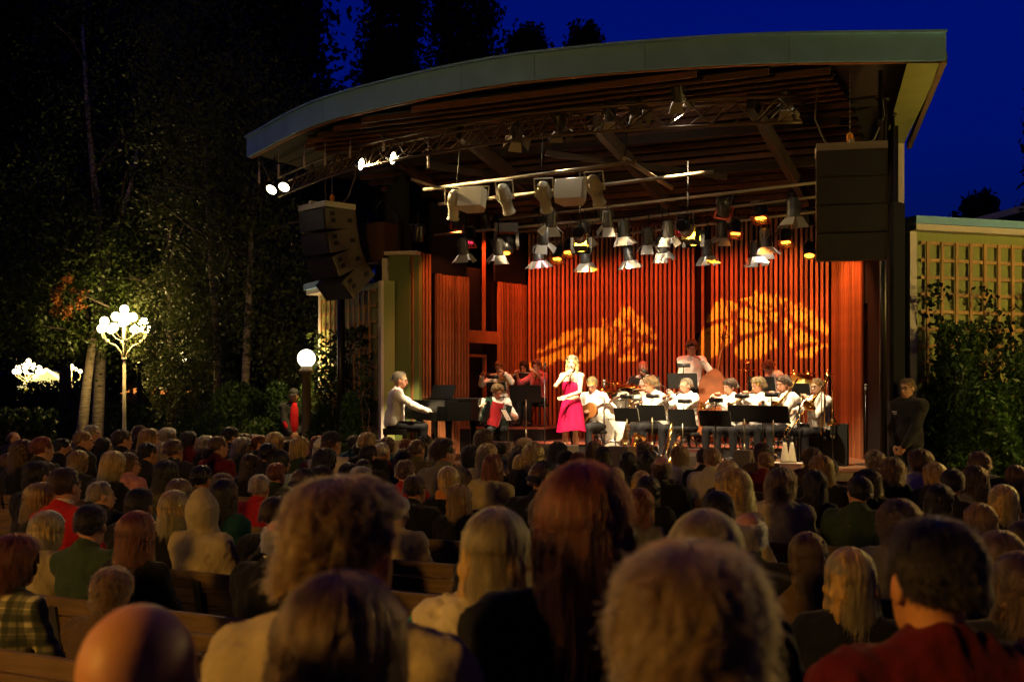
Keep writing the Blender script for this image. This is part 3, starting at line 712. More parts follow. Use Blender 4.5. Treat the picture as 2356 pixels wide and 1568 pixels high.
# round-backed black speaker between left stack and pillar
p = W(880, 560, 19.2); sb = thing('side_speaker', 'large dark speaker hanging behind the left speaker stack', 'speaker', p, yaw_to(-.5, -.85))
ob('cabinet', MB().prism([(-.33, .3), (.33, .3), (.33, -.25), (.15, -.36), (-.15, -.36), (-.33, -.25)], -.38, .38, M=RX(R(90)) @ RZ(0)), mat('brown_cabinet', (.10, .05, .03), .5), sb)
ob('bracket', MB().tube([(-.34, 0, 0), (-.3, 0, .45), (0, 0, .75), (.3, 0, .45), (.34, 0, 0)], .012, 6), DARKSTEEL(), sb)

# small floodlights under the left end of the roof
FL = mat('flood_lens', (1, 1, .9), .2, emit=(1.0, .86, .5), estr=16.)
for (x, y, d, tg, lab, wt) in [(624, 437, 18.3, (-5.6, 14.5, 1.2), 'leftmost bright floodlight below the roof tip', 240), (653, 431, 18.2, (-4.2, 15.6, 2.4), 'floodlight just right of the leftmost one', 130), (832, 378, 17.2, (.2, 16.3, 4.6), 'lone floodlight hanging left of the stage centre', 900), (905, 364, 16.8, (.4, 15.9, 4.7), 'small floodlight nearest the piano corner', 850)]:
    p = W(x, y, d); M = aim(p, tg); r = thing('floodlight', lab, 'floodlight', M=M, group='floodlights under the roof edge')
    ob('housing', MB().lathe([(.02, .12), (.06, .07), (.092, .0)], 16, cap=False), BLK(), r)
    ob('lens', MB().lathe([(.0001, .012), (.086, .008)], 16, cap=False), FL, r)
    Mi = M.inverted(); ob('arm', MB().tube([Mi @ (p + Vector((0, .02, .12))), Mi @ (p + Vector((-.18, .2, .45))), Mi @ Vector((p.x - .2, p.y + .25, 5.6))], .012, 6), DARKSTEEL(), r)
    lamp('flood_light', 'SPOT', r, T((0, 0, -.03)), wt, (1.0, .72, .32), .05, 100 if wt < 300 else 50, .6)
# thin hanging tubes below the left roof edge
for i, (x, y) in enumerate([(596, 408), (641, 392), (700, 372), (748, 366), (806, 350), (883, 334), (985, 372)]):
    p = W(x, y, 17.6 - i * .12); o = ob('hanging_tube', MB().tube([(0, 0, -.09), (0, 0, .09)], .018, 8).tube([(0, 0, .09), (0, 0, 5.6 - p.z)], .004, 5), mat('pale_tube', (.5, .42, .4), .4)); o.location = p
    tag(o, f'{["first", "second", "third", "fourth", "fifth", "sixth", "seventh"][i]} short pale tube from the left under the roof edge', 'tube', 'pale tubes under the roof edge')
# ------------------------------------------------------------------ trees and plants
def leafmat(name, col, var=.5):
    if name in MATS: return MATS[name]
    m = mat(name, col, .5, var=var, vscale=2.2, spec=.35)
    t = m.node_tree; b = t.nodes['Principled BSDF']; tr_ = t.nodes.new('ShaderNodeBsdfTranslucent'); mxs = t.nodes.new('ShaderNodeMixShader')
    mxs.inputs[0].default_value = .3; t.links.new(b.inputs['Base Color'].links[0].from_socket, tr_.inputs[0])
    t.links.new(b.outputs[0], mxs.inputs[1]); t.links.new(tr_.outputs[0], mxs.inputs[2]); t.links.new(mxs.outputs[0], t.nodes['Material Output'].inputs[0])
    return m
def leaves(C, size, r, ratio=.55, droop=0.):
    n = len(C); a = r.normal(size=(n, 3)); a[:, 2] -= droop; a /= np.linalg.norm(a, axis=1)[:, None]
    b = np.cross(a, r.normal(size=(n, 3))); b /= np.linalg.norm(b, axis=1)[:, None]
    s = (size * r.uniform(.6, 1.3, n))[:, None]
    V = np.stack([C - a * s, C + b * s * ratio, C + a * s, C - b * s * ratio], 1).reshape(-1, 3)
    return V, np.arange(4 * n).reshape(-1, 4)
def clumps(c, rad, n, r, per=45, spread=.12, weep=0.):
    m = max(3, n // per); d = r.normal(size=(m, 3)); d /= np.linalg.norm(d, axis=1)[:, None]
    cc = np.array(c) + d * (r.uniform(.25, 1, m) ** .5)[:, None] * np.array(rad)
    k = r.integers(0, m, n); P = cc[k] + r.normal(size=(n, 3)) * spread * np.array(rad).mean() * r.uniform(.5, 1.4, m)[k][:, None]
    if weep: P[:, 2] -= np.abs(r.normal(size=n)) * weep
    return P
BARK = mat('birch_bark', (.30, .24, .17), .75, var=.55, vscale=5, stretch=(1, 1, 6), bump=.3)
DBARK = mat('dark_bark', (.06, .045, .035), .9, bump=.5)
def tree(label, loc, stems, crown, leafsize, lm, bark, seed, name='birch_tree', weep=0., group=None, spread=.12, ratio=.55):
    r = np.random.default_rng(seed); t = thing(name, label, 'tree', loc, group=group); L = Vector(loc)
    for pts, r0, r1 in stems:
        n = len(pts); o = ob('trunk', MB().tube([Vector(p) - L for p in pts], [r0 + (r1 - r0) * i / (n - 1) for i in range(n)], 9), bark, t)
        br_ = MB()
        for i in range(7):
            f = r.uniform(.35, .95) * (n - 1); j = min(int(f), n - 2); p = Vector(pts[j]).lerp(Vector(pts[j + 1]), f - j) - L
            a = r.uniform(0, 6.28); l = r.uniform(.8, 2.2); e = p + Vector((math.cos(a) * l, math.sin(a) * l, r.uniform(.3, 1.2)))
            br_.tube([p, p.lerp(e, .5) + Vector((0, 0, .15)), e], [.05, .035, .012], 5)
        tag(ob('limbs', br_, DBARK, o), kind='stuff')
    P = np.concatenate([clumps(Vector(c) - L, rad, n, r, spread=spread, weep=weep) for c, rad, n in crown])
    V, F = leaves(P, leafsize, r, ratio, .6 if weep else 0)
    tag(link('crown', mesh_np('crown', V, F, [lm], False), t), kind='stuff')
    return t
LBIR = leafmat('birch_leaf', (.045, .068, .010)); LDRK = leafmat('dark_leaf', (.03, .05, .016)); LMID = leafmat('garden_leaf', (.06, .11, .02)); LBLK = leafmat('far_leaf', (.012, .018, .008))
d = 31.0
def Wd(x, y, dd=d): return tuple(W(x, y, dd))
tree('tall white-barked birch beside the nearest candelabra lamp', Wd(222, 1045), [([Wd(222, 1050), Wd(230, 850), Wd(234, 640), Wd(228, 520), Wd(215, 400), Wd(200, 240), Wd(190, 60)], .17, .04), ([Wd(234, 640), Wd(262, 540), Wd(300, 430), Wd(318, 330)], .10, .03)],
     [(Wd(230, 650, 30.3), (2.5, 1.7, 1.9), 5200), (Wd(340, 560, 30), (1.6, 1.4, 1.8), 3600), (Wd(140, 560, 30.5), (1.8, 1.5, 1.8), 3600), (Wd(220, 360, 31), (2.6, 2, 2.4), 5200), (Wd(250, 120, 31), (2.6, 2, 2.8), 4800), (Wd(350, 700, 29.5), (1.1, 1.1, 1.3), 2400)], .055, LBIR, BARK, 1, weep=.35)
tree('leaning birch stem just left of the tall birch', Wd(185, 1040, 29.5), [([Wd(182, 1050, 29.5), Wd(200, 880, 29.6), Wd(222, 720, 29.8), Wd(240, 600, 30.1)], .16, .05)],
     [(Wd(90, 690, 29.8), (1.8, 1.4, 1.5), 3600), (Wd(160, 700, 29), (1.2, 1.1, 1.1), 2200), (Wd(60, 500, 30.5), (2.0, 1.5, 1.8), 3000)], .055, LBIR, BARK, 2, weep=.3)
tree('slender birch between the tall birch and the globe lamp', Wd(497, 1000, 27), [([Wd(500, 1010, 27), Wd(500, 800, 27), Wd(486, 620, 27), Wd(478, 480, 27), Wd(470, 250, 27)], .10, .03)],
     [(Wd(500, 620, 27), (1.5, 1.3, 1.7), 4200), (Wd(470, 380, 27), (1.8, 1.5, 2.2), 5200), (Wd(480, 130, 27), (1.9, 1.5, 2.2), 4600), (Wd(420, 760, 26.6), (1.0, .9, 1.1), 2400)], .055, leafmat('dusky_leaf', (.055, .07, .015)), BARK, 3, weep=.35)
tree('dark slim tree right behind the left speaker stack', Wd(562, 1000, 25), [([Wd(560, 1010, 25), Wd(568, 800, 25), Wd(575, 620, 25), Wd(585, 420, 25)], .11, .04)],
     [(Wd(600, 560, 25), (1.3, 1.2, 1.9), 4200), (Wd(640, 700, 25.5), (1.0, 1.0, 1.5), 3200), (Wd(560, 300, 25), (1.6, 1.4, 2.2), 5200), (Wd(650, 800, 24.6), (.7, .7, .9), 1800)], .055, leafmat('dusky_leaf', (.055, .07, .015)), BARK, 4, weep=.3)
tree('spruce with drooping yellowish sprays right of the nearest lamp', Wd(400, 1000, 29), [([Wd(395, 1010, 29), Wd(392, 700, 29), Wd(385, 520, 29)], .12, .04)],
     [(Wd(395, 790, 28.8), (1.0, .9, 1.2), 4200), (Wd(385, 660, 28.8), (.8, .8, .9), 2600), (Wd(430, 880, 28.5), (1.1, .9, .8), 3000)], .06, leafmat('spruce_leaf', (.06, .07, .02)), DBARK, 5, name='spruce_tree', weep=.2, ratio=.3)
# dark high trees closing the view at the left and behind the roof
far = [(-40, 380, 41, 3.6, 6.0, 'far left dark tree at the edge of the picture'), (150, 330, 44, 4.0, 6.5, 'dark tree behind the tall birch'), (330, 300, 42, 3.6, 6.5, 'dark tree behind the nearest lamp'),
       (500, 330, 40, 3.2, 6.5, 'dark tree left of the roof tip'), (585, 260, 43, 2.3, 5.5, 'dark tall tree above the roof tip'), (640, 640, 38, 2.8, 4.5, 'dark low tree behind the left speaker stack'),
       (240, 760, 66, 4.5, 3.0, 'dark low tree behind the two birch stems'), (-20, 700, 64, 3.6, 2.2, 'dark low tree behind the yellow tent'), (470, 800, 62, 3.6, 2.6, 'dark low tree behind the string lights')]
for i, (x, y, dd, rx, rz, lab) in enumerate(far):
    b = W(x, 1000, dd); b.z = 0; tp = W(x, y - 250, dd)
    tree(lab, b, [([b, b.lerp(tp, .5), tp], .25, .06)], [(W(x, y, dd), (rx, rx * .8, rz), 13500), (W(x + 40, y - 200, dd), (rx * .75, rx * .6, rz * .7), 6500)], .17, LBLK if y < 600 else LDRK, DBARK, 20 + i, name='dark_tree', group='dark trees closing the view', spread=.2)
sil = [(905, 60, 46, 1.2, 2.4, 4200, 'silhouetted tree left above the curved roof'), (1065, 35, 47, 1.25, 2.2, 4200, 'silhouetted tree right beside it above the roof'), (1215, 95, 48, .8, 1.0, 1500, 'small thin silhouetted tree above the roof'), (1345, 95, 50, .66, .9, 3000, 'round treetop peeping over the roof middle'),
       (2405, 330, 34, .45, 1.7, 1300, 'dark foliage at the right edge of the sky'), (2235, 470, 52, .55, .5, 900, 'small treetop left above the far house'), (2272, 462, 52, .4, .6, 700, 'small treetop right above the far house')]
for i, (x, y, dd, rx, rz, n, lab) in enumerate(sil):
    b = W(x, 1000, dd); b.z = 0; c = W(x, y, dd)
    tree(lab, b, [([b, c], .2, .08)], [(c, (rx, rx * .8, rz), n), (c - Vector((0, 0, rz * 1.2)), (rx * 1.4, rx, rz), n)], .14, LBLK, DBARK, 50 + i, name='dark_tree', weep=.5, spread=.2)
tree('dark tree filling the gap between speaker stack and stage', Wd(770, 1000, 39), [([Wd(770, 1000, 39), Wd(770, 450, 39)], .2, .08)], [(Wd(770, 450, 39), (1.6, 1.4, 3.4), 7000)], .16, LBLK, DBARK, 70, name='dark_tree', spread=.2)
proto = [o for o in COL.objects if o.name.startswith('dark_tree')][0]
for i, (x, y, a, lab) in enumerate(((-9, -8, .4, 'added shade tree behind the camera left of the path'), (-2, -10, 2.1, 'added shade tree straight behind the camera'), (6, -9, 3.3, 'added shade tree behind the camera at the right'), (11, -1, 4.4, 'added shade tree right of the back rows'), (13.5, 7, 5.2, 'added shade tree right of the middle rows'), (-13, 1, 1.2, 'added shade tree left of the back rows'), (-4, -5.5, 2.6, 'added shade tree close behind the camera to the left'), (2.5, -6, .9, 'added shade tree close behind the camera'), (8, -4, 3.9, 'added shade tree right of the camera'), (-9, 3.5, 5.6, 'added shade tree beside the left lamp'))):
    c = proto.copy(); COL.objects.link(c); c.location = (x, y, 0); c.rotation_euler = (0, 0, a); c.scale = (1.4,) * 3; c['label'] = lab  # added copies out of view, to hold blue sky light off the crowd
    for ch in proto.children:
        k = ch.copy(); COL.objects.link(k); k.parent = c
        for gch in ch.children: k2 = gch.copy(); COL.objects.link(k2); k2.parent = k
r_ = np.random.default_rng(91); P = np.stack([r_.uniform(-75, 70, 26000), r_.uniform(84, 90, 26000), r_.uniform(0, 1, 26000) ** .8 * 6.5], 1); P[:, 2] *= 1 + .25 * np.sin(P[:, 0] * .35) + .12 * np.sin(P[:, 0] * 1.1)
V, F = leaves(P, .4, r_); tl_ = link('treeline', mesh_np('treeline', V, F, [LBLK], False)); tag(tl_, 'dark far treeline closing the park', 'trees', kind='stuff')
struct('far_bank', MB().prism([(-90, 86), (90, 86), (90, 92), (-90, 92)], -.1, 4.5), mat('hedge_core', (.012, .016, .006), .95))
# red-leaved twig cluster in the lamp light
c = Wd(156, 685, 28.4); P = clumps((0, 0, 0), (.45, .3, .5), 900, np.random.default_rng(77)); V, F = leaves(P, .04, np.random.default_rng(78))
rt = thing('rowan_bough', 'bough with red and orange leaves beside the birch stems', 'bough', c); tag(link('leaf_spray', mesh_np('leaf_spray', V, F, [leafmat('red_leaf', (.28, .10, .02))], False), rt), kind='stuff')
ob('twig', MB().tube([(.9, .4, -.2), (.3, .1, .1), (-.3, 0, .2)], [.03, .02, .008], 5), DBARK, rt)

def bush(label, loc, h, rx, n, size, lm, seed, cone=0., name='bush', group=None, ratio=.4):
    r = np.random.default_rng(seed); t = thing(name, label, 'shrub', loc, group=group)
    z = r.uniform(0, 1, n) ** (1.3 if cone else .9); a = r.uniform(0, 6.28, n); lump = 1 + .22 * np.sin(a * 3 + z * 9) + .15 * np.sin(a * 7 + z * 17 + 1)
    rr = rx * lump * ((1 - cone * z) if cone else np.sqrt(np.clip(1 - (z * 1.02 - .25) ** 2 / .6, .05, 1))) * np.sqrt(r.uniform(.35, 1, n))
    P = np.stack([np.cos(a) * rr, np.sin(a) * rr, z * h], 1) + r.normal(size=(n, 3)) * .03
    V, F = leaves(P, size, r, ratio, -.5 if cone else 0); tag(link('foliage', mesh_np('foliage', V, F, [lm], False), t), kind='stuff')
    st = MB()
    for i in range(5): st.tube([(r.uniform(-.05, .05), r.uniform(-.05, .05), 0), (r.uniform(-.4, .4) * rx, r.uniform(-.4, .4) * rx, h * .8)], [.03, .008], 5)
    tag(ob('stems', st, DBARK, t), kind='stuff'); return t
TH = leafmat('thuja_leaf', (.045, .10, .018)); TH2 = leafmat('thuja_dark', (.03, .065, .014))
def pxb(x, dd): return (W(x, 900, dd).x, dd, .05)
bush('thuja with pointed top right behind the man in the red shirt', pxb(708, 21.6), 1.95, .42, 5200, .05, TH, 101, .85, 'thuja')
bush('bright green thuja at the foot of the slim black column', pxb(806, 17.6), 1.72, .30, 4600, .045, TH, 102, .8, 'thuja')
bush('dark thuja left of the man in the red shirt', pxb(640, 22.4), 1.9, .5, 4600, .05, TH2, 103, .7, 'thuja')
bush('loose feathery shrub at the left end of the garden bed', pxb(545, 23.5), 1.9, .9, 7000, .05, LMID, 104)
bush('low leafy shrub in front of the feathery shrub', pxb(600, 22), 1.2, .6, 3600, .045, LMID, 105)
bush('dim low shrub behind the left rows of spectators', pxb(440, 24), 1.1, .9, 3600, .05, LDRK, 106)
bush('shrub between the thuja and the trellis wall', pxb(750, 20.2), 1.5, .4, 3200, .045, TH2, 107)
bush('tall dark conifer bush beside the man with glasses', pxb(2205, 16.3), 2.75, .5, 6000, .055, TH2, 108, .45, 'conifer_bush')
bush('broad dark green bush at the right edge of the picture', pxb(2390, 16.0), 2.3, .7, 6500, .055, TH, 109, .35, 'conifer_bush')
bush('lower bright green bush in front of the trellis building', pxb(2270, 15.6), 1.9, .6, 6000, .05, TH, 110, .5, 'conifer_bush')
# dark hedges in the park
def hedge(label, a, b, h, w, n, seed):
    r = np.random.default_rng(seed); a = Vector(a); b = Vector(b); t = thing('hedge', label, 'hedge', a); e = b - a; nrm = Vector((-e.y, e.x, 0)).normalized()
    f = r.uniform(0, 1, n); P = np.array([0, 0, 0]) + f[:, None] * np.array(e) + r.uniform(-w, w, n)[:, None] * np.array(nrm) + np.stack([np.zeros(n), np.zeros(n), r.uniform(0, 1, n) ** .7 * h * (1 + .12 * np.sin(f * 40))], 1)
    V, F = leaves(P, .09, r); tag(link('foliage', mesh_np('foliage', V, F, [LDRK], False), t), kind='stuff')
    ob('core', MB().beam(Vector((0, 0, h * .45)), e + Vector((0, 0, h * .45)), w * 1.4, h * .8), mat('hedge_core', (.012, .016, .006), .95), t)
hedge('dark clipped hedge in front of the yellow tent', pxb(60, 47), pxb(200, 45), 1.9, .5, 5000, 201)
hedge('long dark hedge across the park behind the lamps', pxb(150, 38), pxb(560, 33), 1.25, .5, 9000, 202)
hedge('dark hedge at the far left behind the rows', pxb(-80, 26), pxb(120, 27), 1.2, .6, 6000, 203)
# climbing plants on the trellises
def vine(label, A, B, z0, z1, n, seed, lm, dens):
    r = np.random.default_rng(seed); A = Vector(A); B = Vector(B); e = B - A; nr = Vector((e.y, -e.x, 0)).normalized(); t = thing('climbing_vine', label, 'vine', A)
    f = r.uniform(0, 1, n * 3); z = z0 + (z1 - z0) * r.uniform(0, 1, n * 3) ** 1.6
    k = (np.sin(f * 17 + z * 2.1 + seed) + np.sin(f * 7 - z * 3.3) + dens) > r.uniform(-1, 1.6, n * 3); f = f[k][:n]; z = z[k][:n]
    P = f[:, None] * np.array(e) + r.uniform(.06, .3, len(f))[:, None] * np.array(nr); P[:, 2] += z
    V, F = leaves(P, .05, r, .7); tag(link('foliage', mesh_np('foliage', V, F, [lm], False), t), kind='stuff')
    st = MB()
    for i in range(16):
        f0 = r.uniform(0, 1); p0 = Vector(e) * f0 + nr * .15; pts = [p0 + Vector((0, 0, .1))]
        for q_ in range(5): pts.append(pts[-1] + Vector((r.normal() * .1, r.normal() * .08, r.uniform(.15, .5))))
        st.tube(pts, [.014, .012, .01, .008, .006, .004], 5)
    tag(ob('stems', st, mat('vine_stem', (.22, .16, .08), .8), t), kind='stuff')
vine('tangled climbing vine on the left trellis', (-3.6, 21.4, 0), (-2.2, 18.7, 0), .3, 2.9, 3000, 301, leafmat('vine_leaf', (.05, .075, .018)), .2)
vine('dark leafy climber on the right trellis', (6.05, 16.9, 0), (8.6, 17.8, 0), .3, 3.4, 2600, 302, leafmat('vine_leaf_dark', (.02, .035, .012)), -.1)
# things far off in the park: tent, lit pavilion, string of bulbs
p = W(118, 905, 56); tn = thing('marquee_tent', 'lit yellow-green marquee tent between the distant lamps', 'tent', (p.x, p.y, 0), R(12))
YC = mat('tent_canvas', (.55, .58, .12), .7)
ob('canvas_wall', MB().box((0, 0, .95), (2.3, 2.4, 1.9)), YC, tn)
ob('canvas_roof', MB().prism([(-1.25, 1.85), (1.25, 1.85), (.55, 2.6), (0, 2.75), (-.55, 2.6)], -1.3, 1.3, M=RX(R(90))), mat('tent_roof', (.5, .5, .45), .7), tn)
ob('gable_trim', MB().beam((-1.3, -1.32, 1.85), (0, -1.32, 2.78), .04, .12).beam((0, -1.32, 2.78), (1.3, -1.32, 1.85), .04, .12), mat('glowing_trim', (1, .9, .7), .4, emit=(1, .8, .45), estr=1.6), tn)  # white trim given a glow of its own, no bulbs on it
lamp('tent_light', 'POINT', tn, T((-.2, -2.6, 2.3)), 160, (1.0, .75, .25), .2)
p = W(440, 885, 72); pv = thing('far_pavilion', 'low pavilion with orange lit windows far behind the lamp post', 'building', (p.x, p.y, 0))
ob('wall', MB().box((0, 1, 1.1), (9, 2, 2.2)), mat('pavilion_wall', (.2, .14, .08), .8), pv)
ob('roof', MB().prism([(-4.9, 2.2), (4.9, 2.2), (4.2, 2.9), (-4.2, 2.9)], -2.3, .4, M=RX(R(90))), mat('pavilion_roof', (.05, .04, .035), .8), pv)
for i in range(11): ob('lit_window', MB().box((-4.2 + i * .84, -.03, 1.65 + random.uniform(-.05, .05)), (.55, .04, .34)), mat('orange_window', (1, .5, .2), .5, emit=(1, .30, .05), estr=1.1), pv)
c = W(428, 822, 36); sl = thing('string_lights', 'cluster of warm bulbs glimmering through the dark trees', 'lights', c)
ob('wire', MB().tube([(-.45, 0, .1), (-.2, 0, -.05), (.1, 0, -.1), (.45, 0, .0)], .008, 5), BLKM(), sl)
me = MB().sphere((0, 0, 0), .035, 8, 6).mesh('bulb', [GLOBE])
for i in range(15): link('bulb', me, sl, T((random.uniform(-.3, .38), random.uniform(-.1, .1), random.uniform(-.16, .14))))
# ------------------------------------------------------------------ people
def unit(v): v = np.array(v, float); return v / max(1e-9, np.linalg.norm(v))
def ik(Sh, Tg, l1, l2, pole):
    Sh = np.array(Sh, float); Tg = np.array(Tg, float); dv = Tg - Sh; D = np.linalg.norm(dv); mxl = (l1 + l2) * .985
    if D > mxl: Tg = Sh + dv / D * mxl; dv = Tg - Sh; D = mxl
    a = (l1 * l1 - l2 * l2 + D * D) / (2 * D); h = math.sqrt(max(1e-6, l1 * l1 - a * a)); n = dv / D
    p = np.array(pole, float); p = p - n * (p @ n); p = unit(p)
    return Sh + n * a + p * h, Tg
def fig(sit=True, lean=0., side=0., LH=None, RH=None, hyaw=0., hpitch=0., female=False, spread=.13, Lp=None, Rp=None, feet=None):
    """joints of a body facing +Y, x to its right, standing 1.74 m or sitting on a 0.45 m seat"""
    J = {}; P = np.array([0, 0, .54 if sit else .93]); up = unit([math.sin(side), math.sin(lean), math.cos(lean)])
    J['P'] = P; J['C'] = P + .29 * up; J['N'] = P + .495 * up; sw = .155 if female else .178
    J['up'] = up; J['H'] = J['N'] + np.array([0, .022, 0]) + .15 * unit([math.sin(side) * .5, math.sin(lean * .8 + hpitch * .25), math.cos(lean * .8 + hpitch * .25)])
    J['SL'] = J['N'] - .062 * up - np.array([sw, 0, 0]); J['SR'] = J['N'] - .062 * up + np.array([sw, 0, 0])
    dl = [-.13, .34, .62] if sit else [-.25, .06, .86]; dr_ = [.13, .34, .62] if sit else [.25, .06, .86]
    for s_, tg, pl in (('L', LH or dl, Lp), ('R', RH or dr_, Rp)):
        sg = -1 if s_ == 'L' else 1
        J['E' + s_], J['W' + s_] = ik(J['S' + s_], tg, .285, .255, pl or [sg * .7, -.5, -1])
        J['D' + s_] = unit(J['W' + s_] - J['E' + s_])
    for s_, sg in (('L', -1), ('R', 1)):
        J['K0' + s_] = P + np.array([sg * .09, 0, -.03])
        if sit: J['K' + s_] = np.array([sg * spread, .43, .50]); J['A' + s_] = np.array([sg * (spread + .01), .42, .09])
        else: J['K' + s_] = np.array([sg * .105, .03, .49]); J['A' + s_] = np.array([sg * .12, -.02, .085])
        if feet: J['K' + s_] = np.array(feet[s_][0]); J['A' + s_] = np.array(feet[s_][1])
    J['HM'] = T(J['H']) @ RZ(hyaw) @ RX(-hpitch); J['f'] = female
    return J
def head_prims():
    return [el((0, -.012, .03), (.074, .096, .087), .03), el((0, .028, -.035), (.06, .066, .082), .03), el((0, .05, -.088), (.036, .034, .028), .03),
            rc((0, .088, .0), (0, .112, -.038), .008, .013, .012), el((0, .078, .024), (.05, .016, .012), .02),
            el((.075, -.005, -.012), (.011, .021, .033), .008), el((-.075, -.005, -.012), (.011, .021, .033), .008),
            el((.031, .104, .004), (.015, .014, .009), .012, -1), el((-.031, .104, .004), (.015, .014, .009), .012, -1), el((0, .096, -.067), (.023, .010, .009), .01)]
def hand_tubes(mb, Wp, D, side, curl=.6, pn=None, m=0):
    D = Vector(D).normalized(); n = Vector(pn) if pn is not None else Vector((-side * .7, 0, -.7)); n = (n - D * n.dot(D)).normalized(); b = D.cross(n) * (side)
    o = Vector(Wp)
    for i, ln in enumerate((.070, .078, .072, .056)):
        st = o + D * .082 + b * (.028 - i * .019); pts = [st - D * .03, st]; a = curl * .35
        for k, f in enumerate((.45, .32, .23)):
            dr2 = D * math.cos(a) + n * math.sin(a); pts.append(pts[-1] + dr2 * ln * f); a += curl * .75
        mb.tube(pts, [.0095, .0095, .0088, .008, .0065], 6, m)
    st = o + D * .028 + b * .03; mb.tube([st, st + (D * .6 + b * .7 + n * .3) * .035, st + (D * .95 + b * .75 + n * .5) * .055, st + (D * 1.4 + b * .7 + n * .7) * .058], [.012, .011, .009, .007], 6, m)
def palm(Wp, D, side, pn=None):
    D = unit(D); n = np.array(pn, float) if pn is not None else np.array([-side * .7, 0, -.7]); n = unit(n - D * (n @ D)); b = np.cross(D, n)
    return el(np.array(Wp) + D * .045, (.042, .05, .017), .015, M=np.stack([b, D, n], 1))
def body_mesh(name, J, res=.012, bare=False, curl=(.6, .6), pn=(None, None), hands=True, face=True, hairy=None, legs=False):
    hp = move(head_prims(), J['HM']); up = J['up']; b = .85
    pr = hp + [rc(J['N'] - .03 * up, J['H'] + np.array([0, -.015, -.06]), .056 if not J['f'] else .047, .052 if not J['f'] else .044, .025)]
    g_ = 1.0 if bare else .82
    pr += [el(J['C'] + .02 * up, (.155 * g_, .105 * g_, .19), .05), el(J['P'] + .06 * up, (.145 * g_, .105 * g_, .13), .06), rc(J['SL'], J['SR'], .052 * g_, .052 * g_, .06), rc(J['N'] - .02 * up, J['SL'] + .02 * up, .045 * g_, .035, .04), rc(J['N'] - .02 * up, J['SR'] + .02 * up, .045 * g_, .035, .04)]
    for s_, sg, p_ in (('L', -1, pn[0]), ('R', 1, pn[1])):
        a = .046 if not J['f'] else .04
        pr += [rc(J['S' + s_], J['E' + s_], a * g_, a * .82 * g_, .02), rc(J['E' + s_], J['W' + s_], a * .82 * g_, .027, .02)]
        if hands: pr.append(palm(J['W' + s_], J['D' + s_], sg, p_))
        if legs: pr += [rc(J['K0' + s_], J['K' + s_], .062, .044, .03), rc(J['K' + s_], (J['K' + s_] + J['A' + s_]) / 2 + np.array([0, -.015, .05]), .042, .046, .03), rc((J['K' + s_] + J['A' + s_]) / 2 + np.array([0, -.015, .05]), J['A' + s_], .046, .03, .03)]
    V, F = nets(pr, res)
    mb = MB(); mb.v = [V]; mb.n = len(V); mb.f = [tuple(f) for f in F.tolist()]; mb.m = [0] * len(F); mb.sm = [True] * len(F)
    if hands:
        for s_, sg, c_, p_ in (('L', -1, curl[0], pn[0]), ('R', 1, curl[1], pn[1])): hand_tubes(mb, J['W' + s_], J['D' + s_], sg, c_, p_)
    if face:
        for sg in (-1, 1):
            mb.sphere((J['HM'] @ Vector((sg * .031, .083, .003))), .0108, 8, 6, 1)
            mb.sphere((J['HM'] @ Vector((sg * .031, .0905, .003))), .0062, 8, 6, 2)
            mb.tube([J['HM'] @ Vector((sg * .014, .094, .020)), J['HM'] @ Vector((sg * .032, .094, .026)), J['HM'] @ Vector((sg * .05, .08, .020))], [.004, .005, .003], 5, 3)
        mb.tube([J['HM'] @ Vector((-.023, .094, -.066)), J['HM'] @ Vector((0, .105, -.066)), J['HM'] @ Vector((.023, .094, -.066))], [.003, .006, .003], 6, 4)
    ms = [SKIN(), mat('eye_white', (.38, .34, .31), .3), mat('iris', (.03, .025, .02), .2), mat('brow', (.08, .05, .03), .8), mat('lips', (.42, .12, .09), .45)]
    return mb.mesh(name, ms)
def fold(P, amp, seed, f=14.):
    return amp * (vnoise(P * np.array([1.0, 1.0, .55]), f, seed) * .6 + vnoise(P, f * 2.3, seed + 5) * .4)
def top_mesh(name, J, res=.016, fat=0., sleeve=1., collar=True, hood=False, seed=1, amp=.006, hem=0., ff=14.):
    up = J['up']; w = .93 if J['f'] else 1.0
    pr = [el(J['C'] + .03 * up, ((.178 + fat) * w, .122 + fat, .215), .05), el(J['P'] + .10 * up, ((.165 + fat) * w, .128 + fat, .15), .07), el(J['P'] + (.0 - hem) * up, ((.165 + fat) * w, .13 + fat, .10), .06),
          rc(J['SL'], J['SR'], .068 + fat * .7, .068 + fat * .7, .06), rc(J['N'] - .03 * up, J['SL'] + .02 * up, .056, .05 + fat * .5, .05), rc(J['N'] - .03 * up, J['SR'] + .02 * up, .056, .05 + fat * .5, .05)]
    for s_ in 'LR':
        e = J['W' + s_] - J['D' + s_] * .012 if sleeve >= 1 else J['E' + s_] + (J['W' + s_] - J['E' + s_]) * sleeve
        pr += [rc(J['S' + s_], J['E' + s_], .060 + fat * .6, .050 + fat * .5, .025), rc(J['E' + s_], e, .050 + fat * .5, .038 + fat * .35, .025)]
    if collar: pr.append(rc(J['N'] - .035 * up - np.array([0, .012, 0]), J['N'] + .025 * up + np.array([0, -.006, 0]), .074 + fat * .4, .066 + fat * .4, .02))
    if hood: pr += [el(J['N'] - .035 * up + np.array([0, -.09, 0]), (.13, .06, .085), .03), el(J['N'] + .0 * up + np.array([0, -.05, 0]), (.125, .09, .05), .03)]
    V, F = nets(pr, res, (lambda G: fold(G, amp, seed, ff)) if amp else None)
    return mesh_np(name, V, F, [CLOTH()])
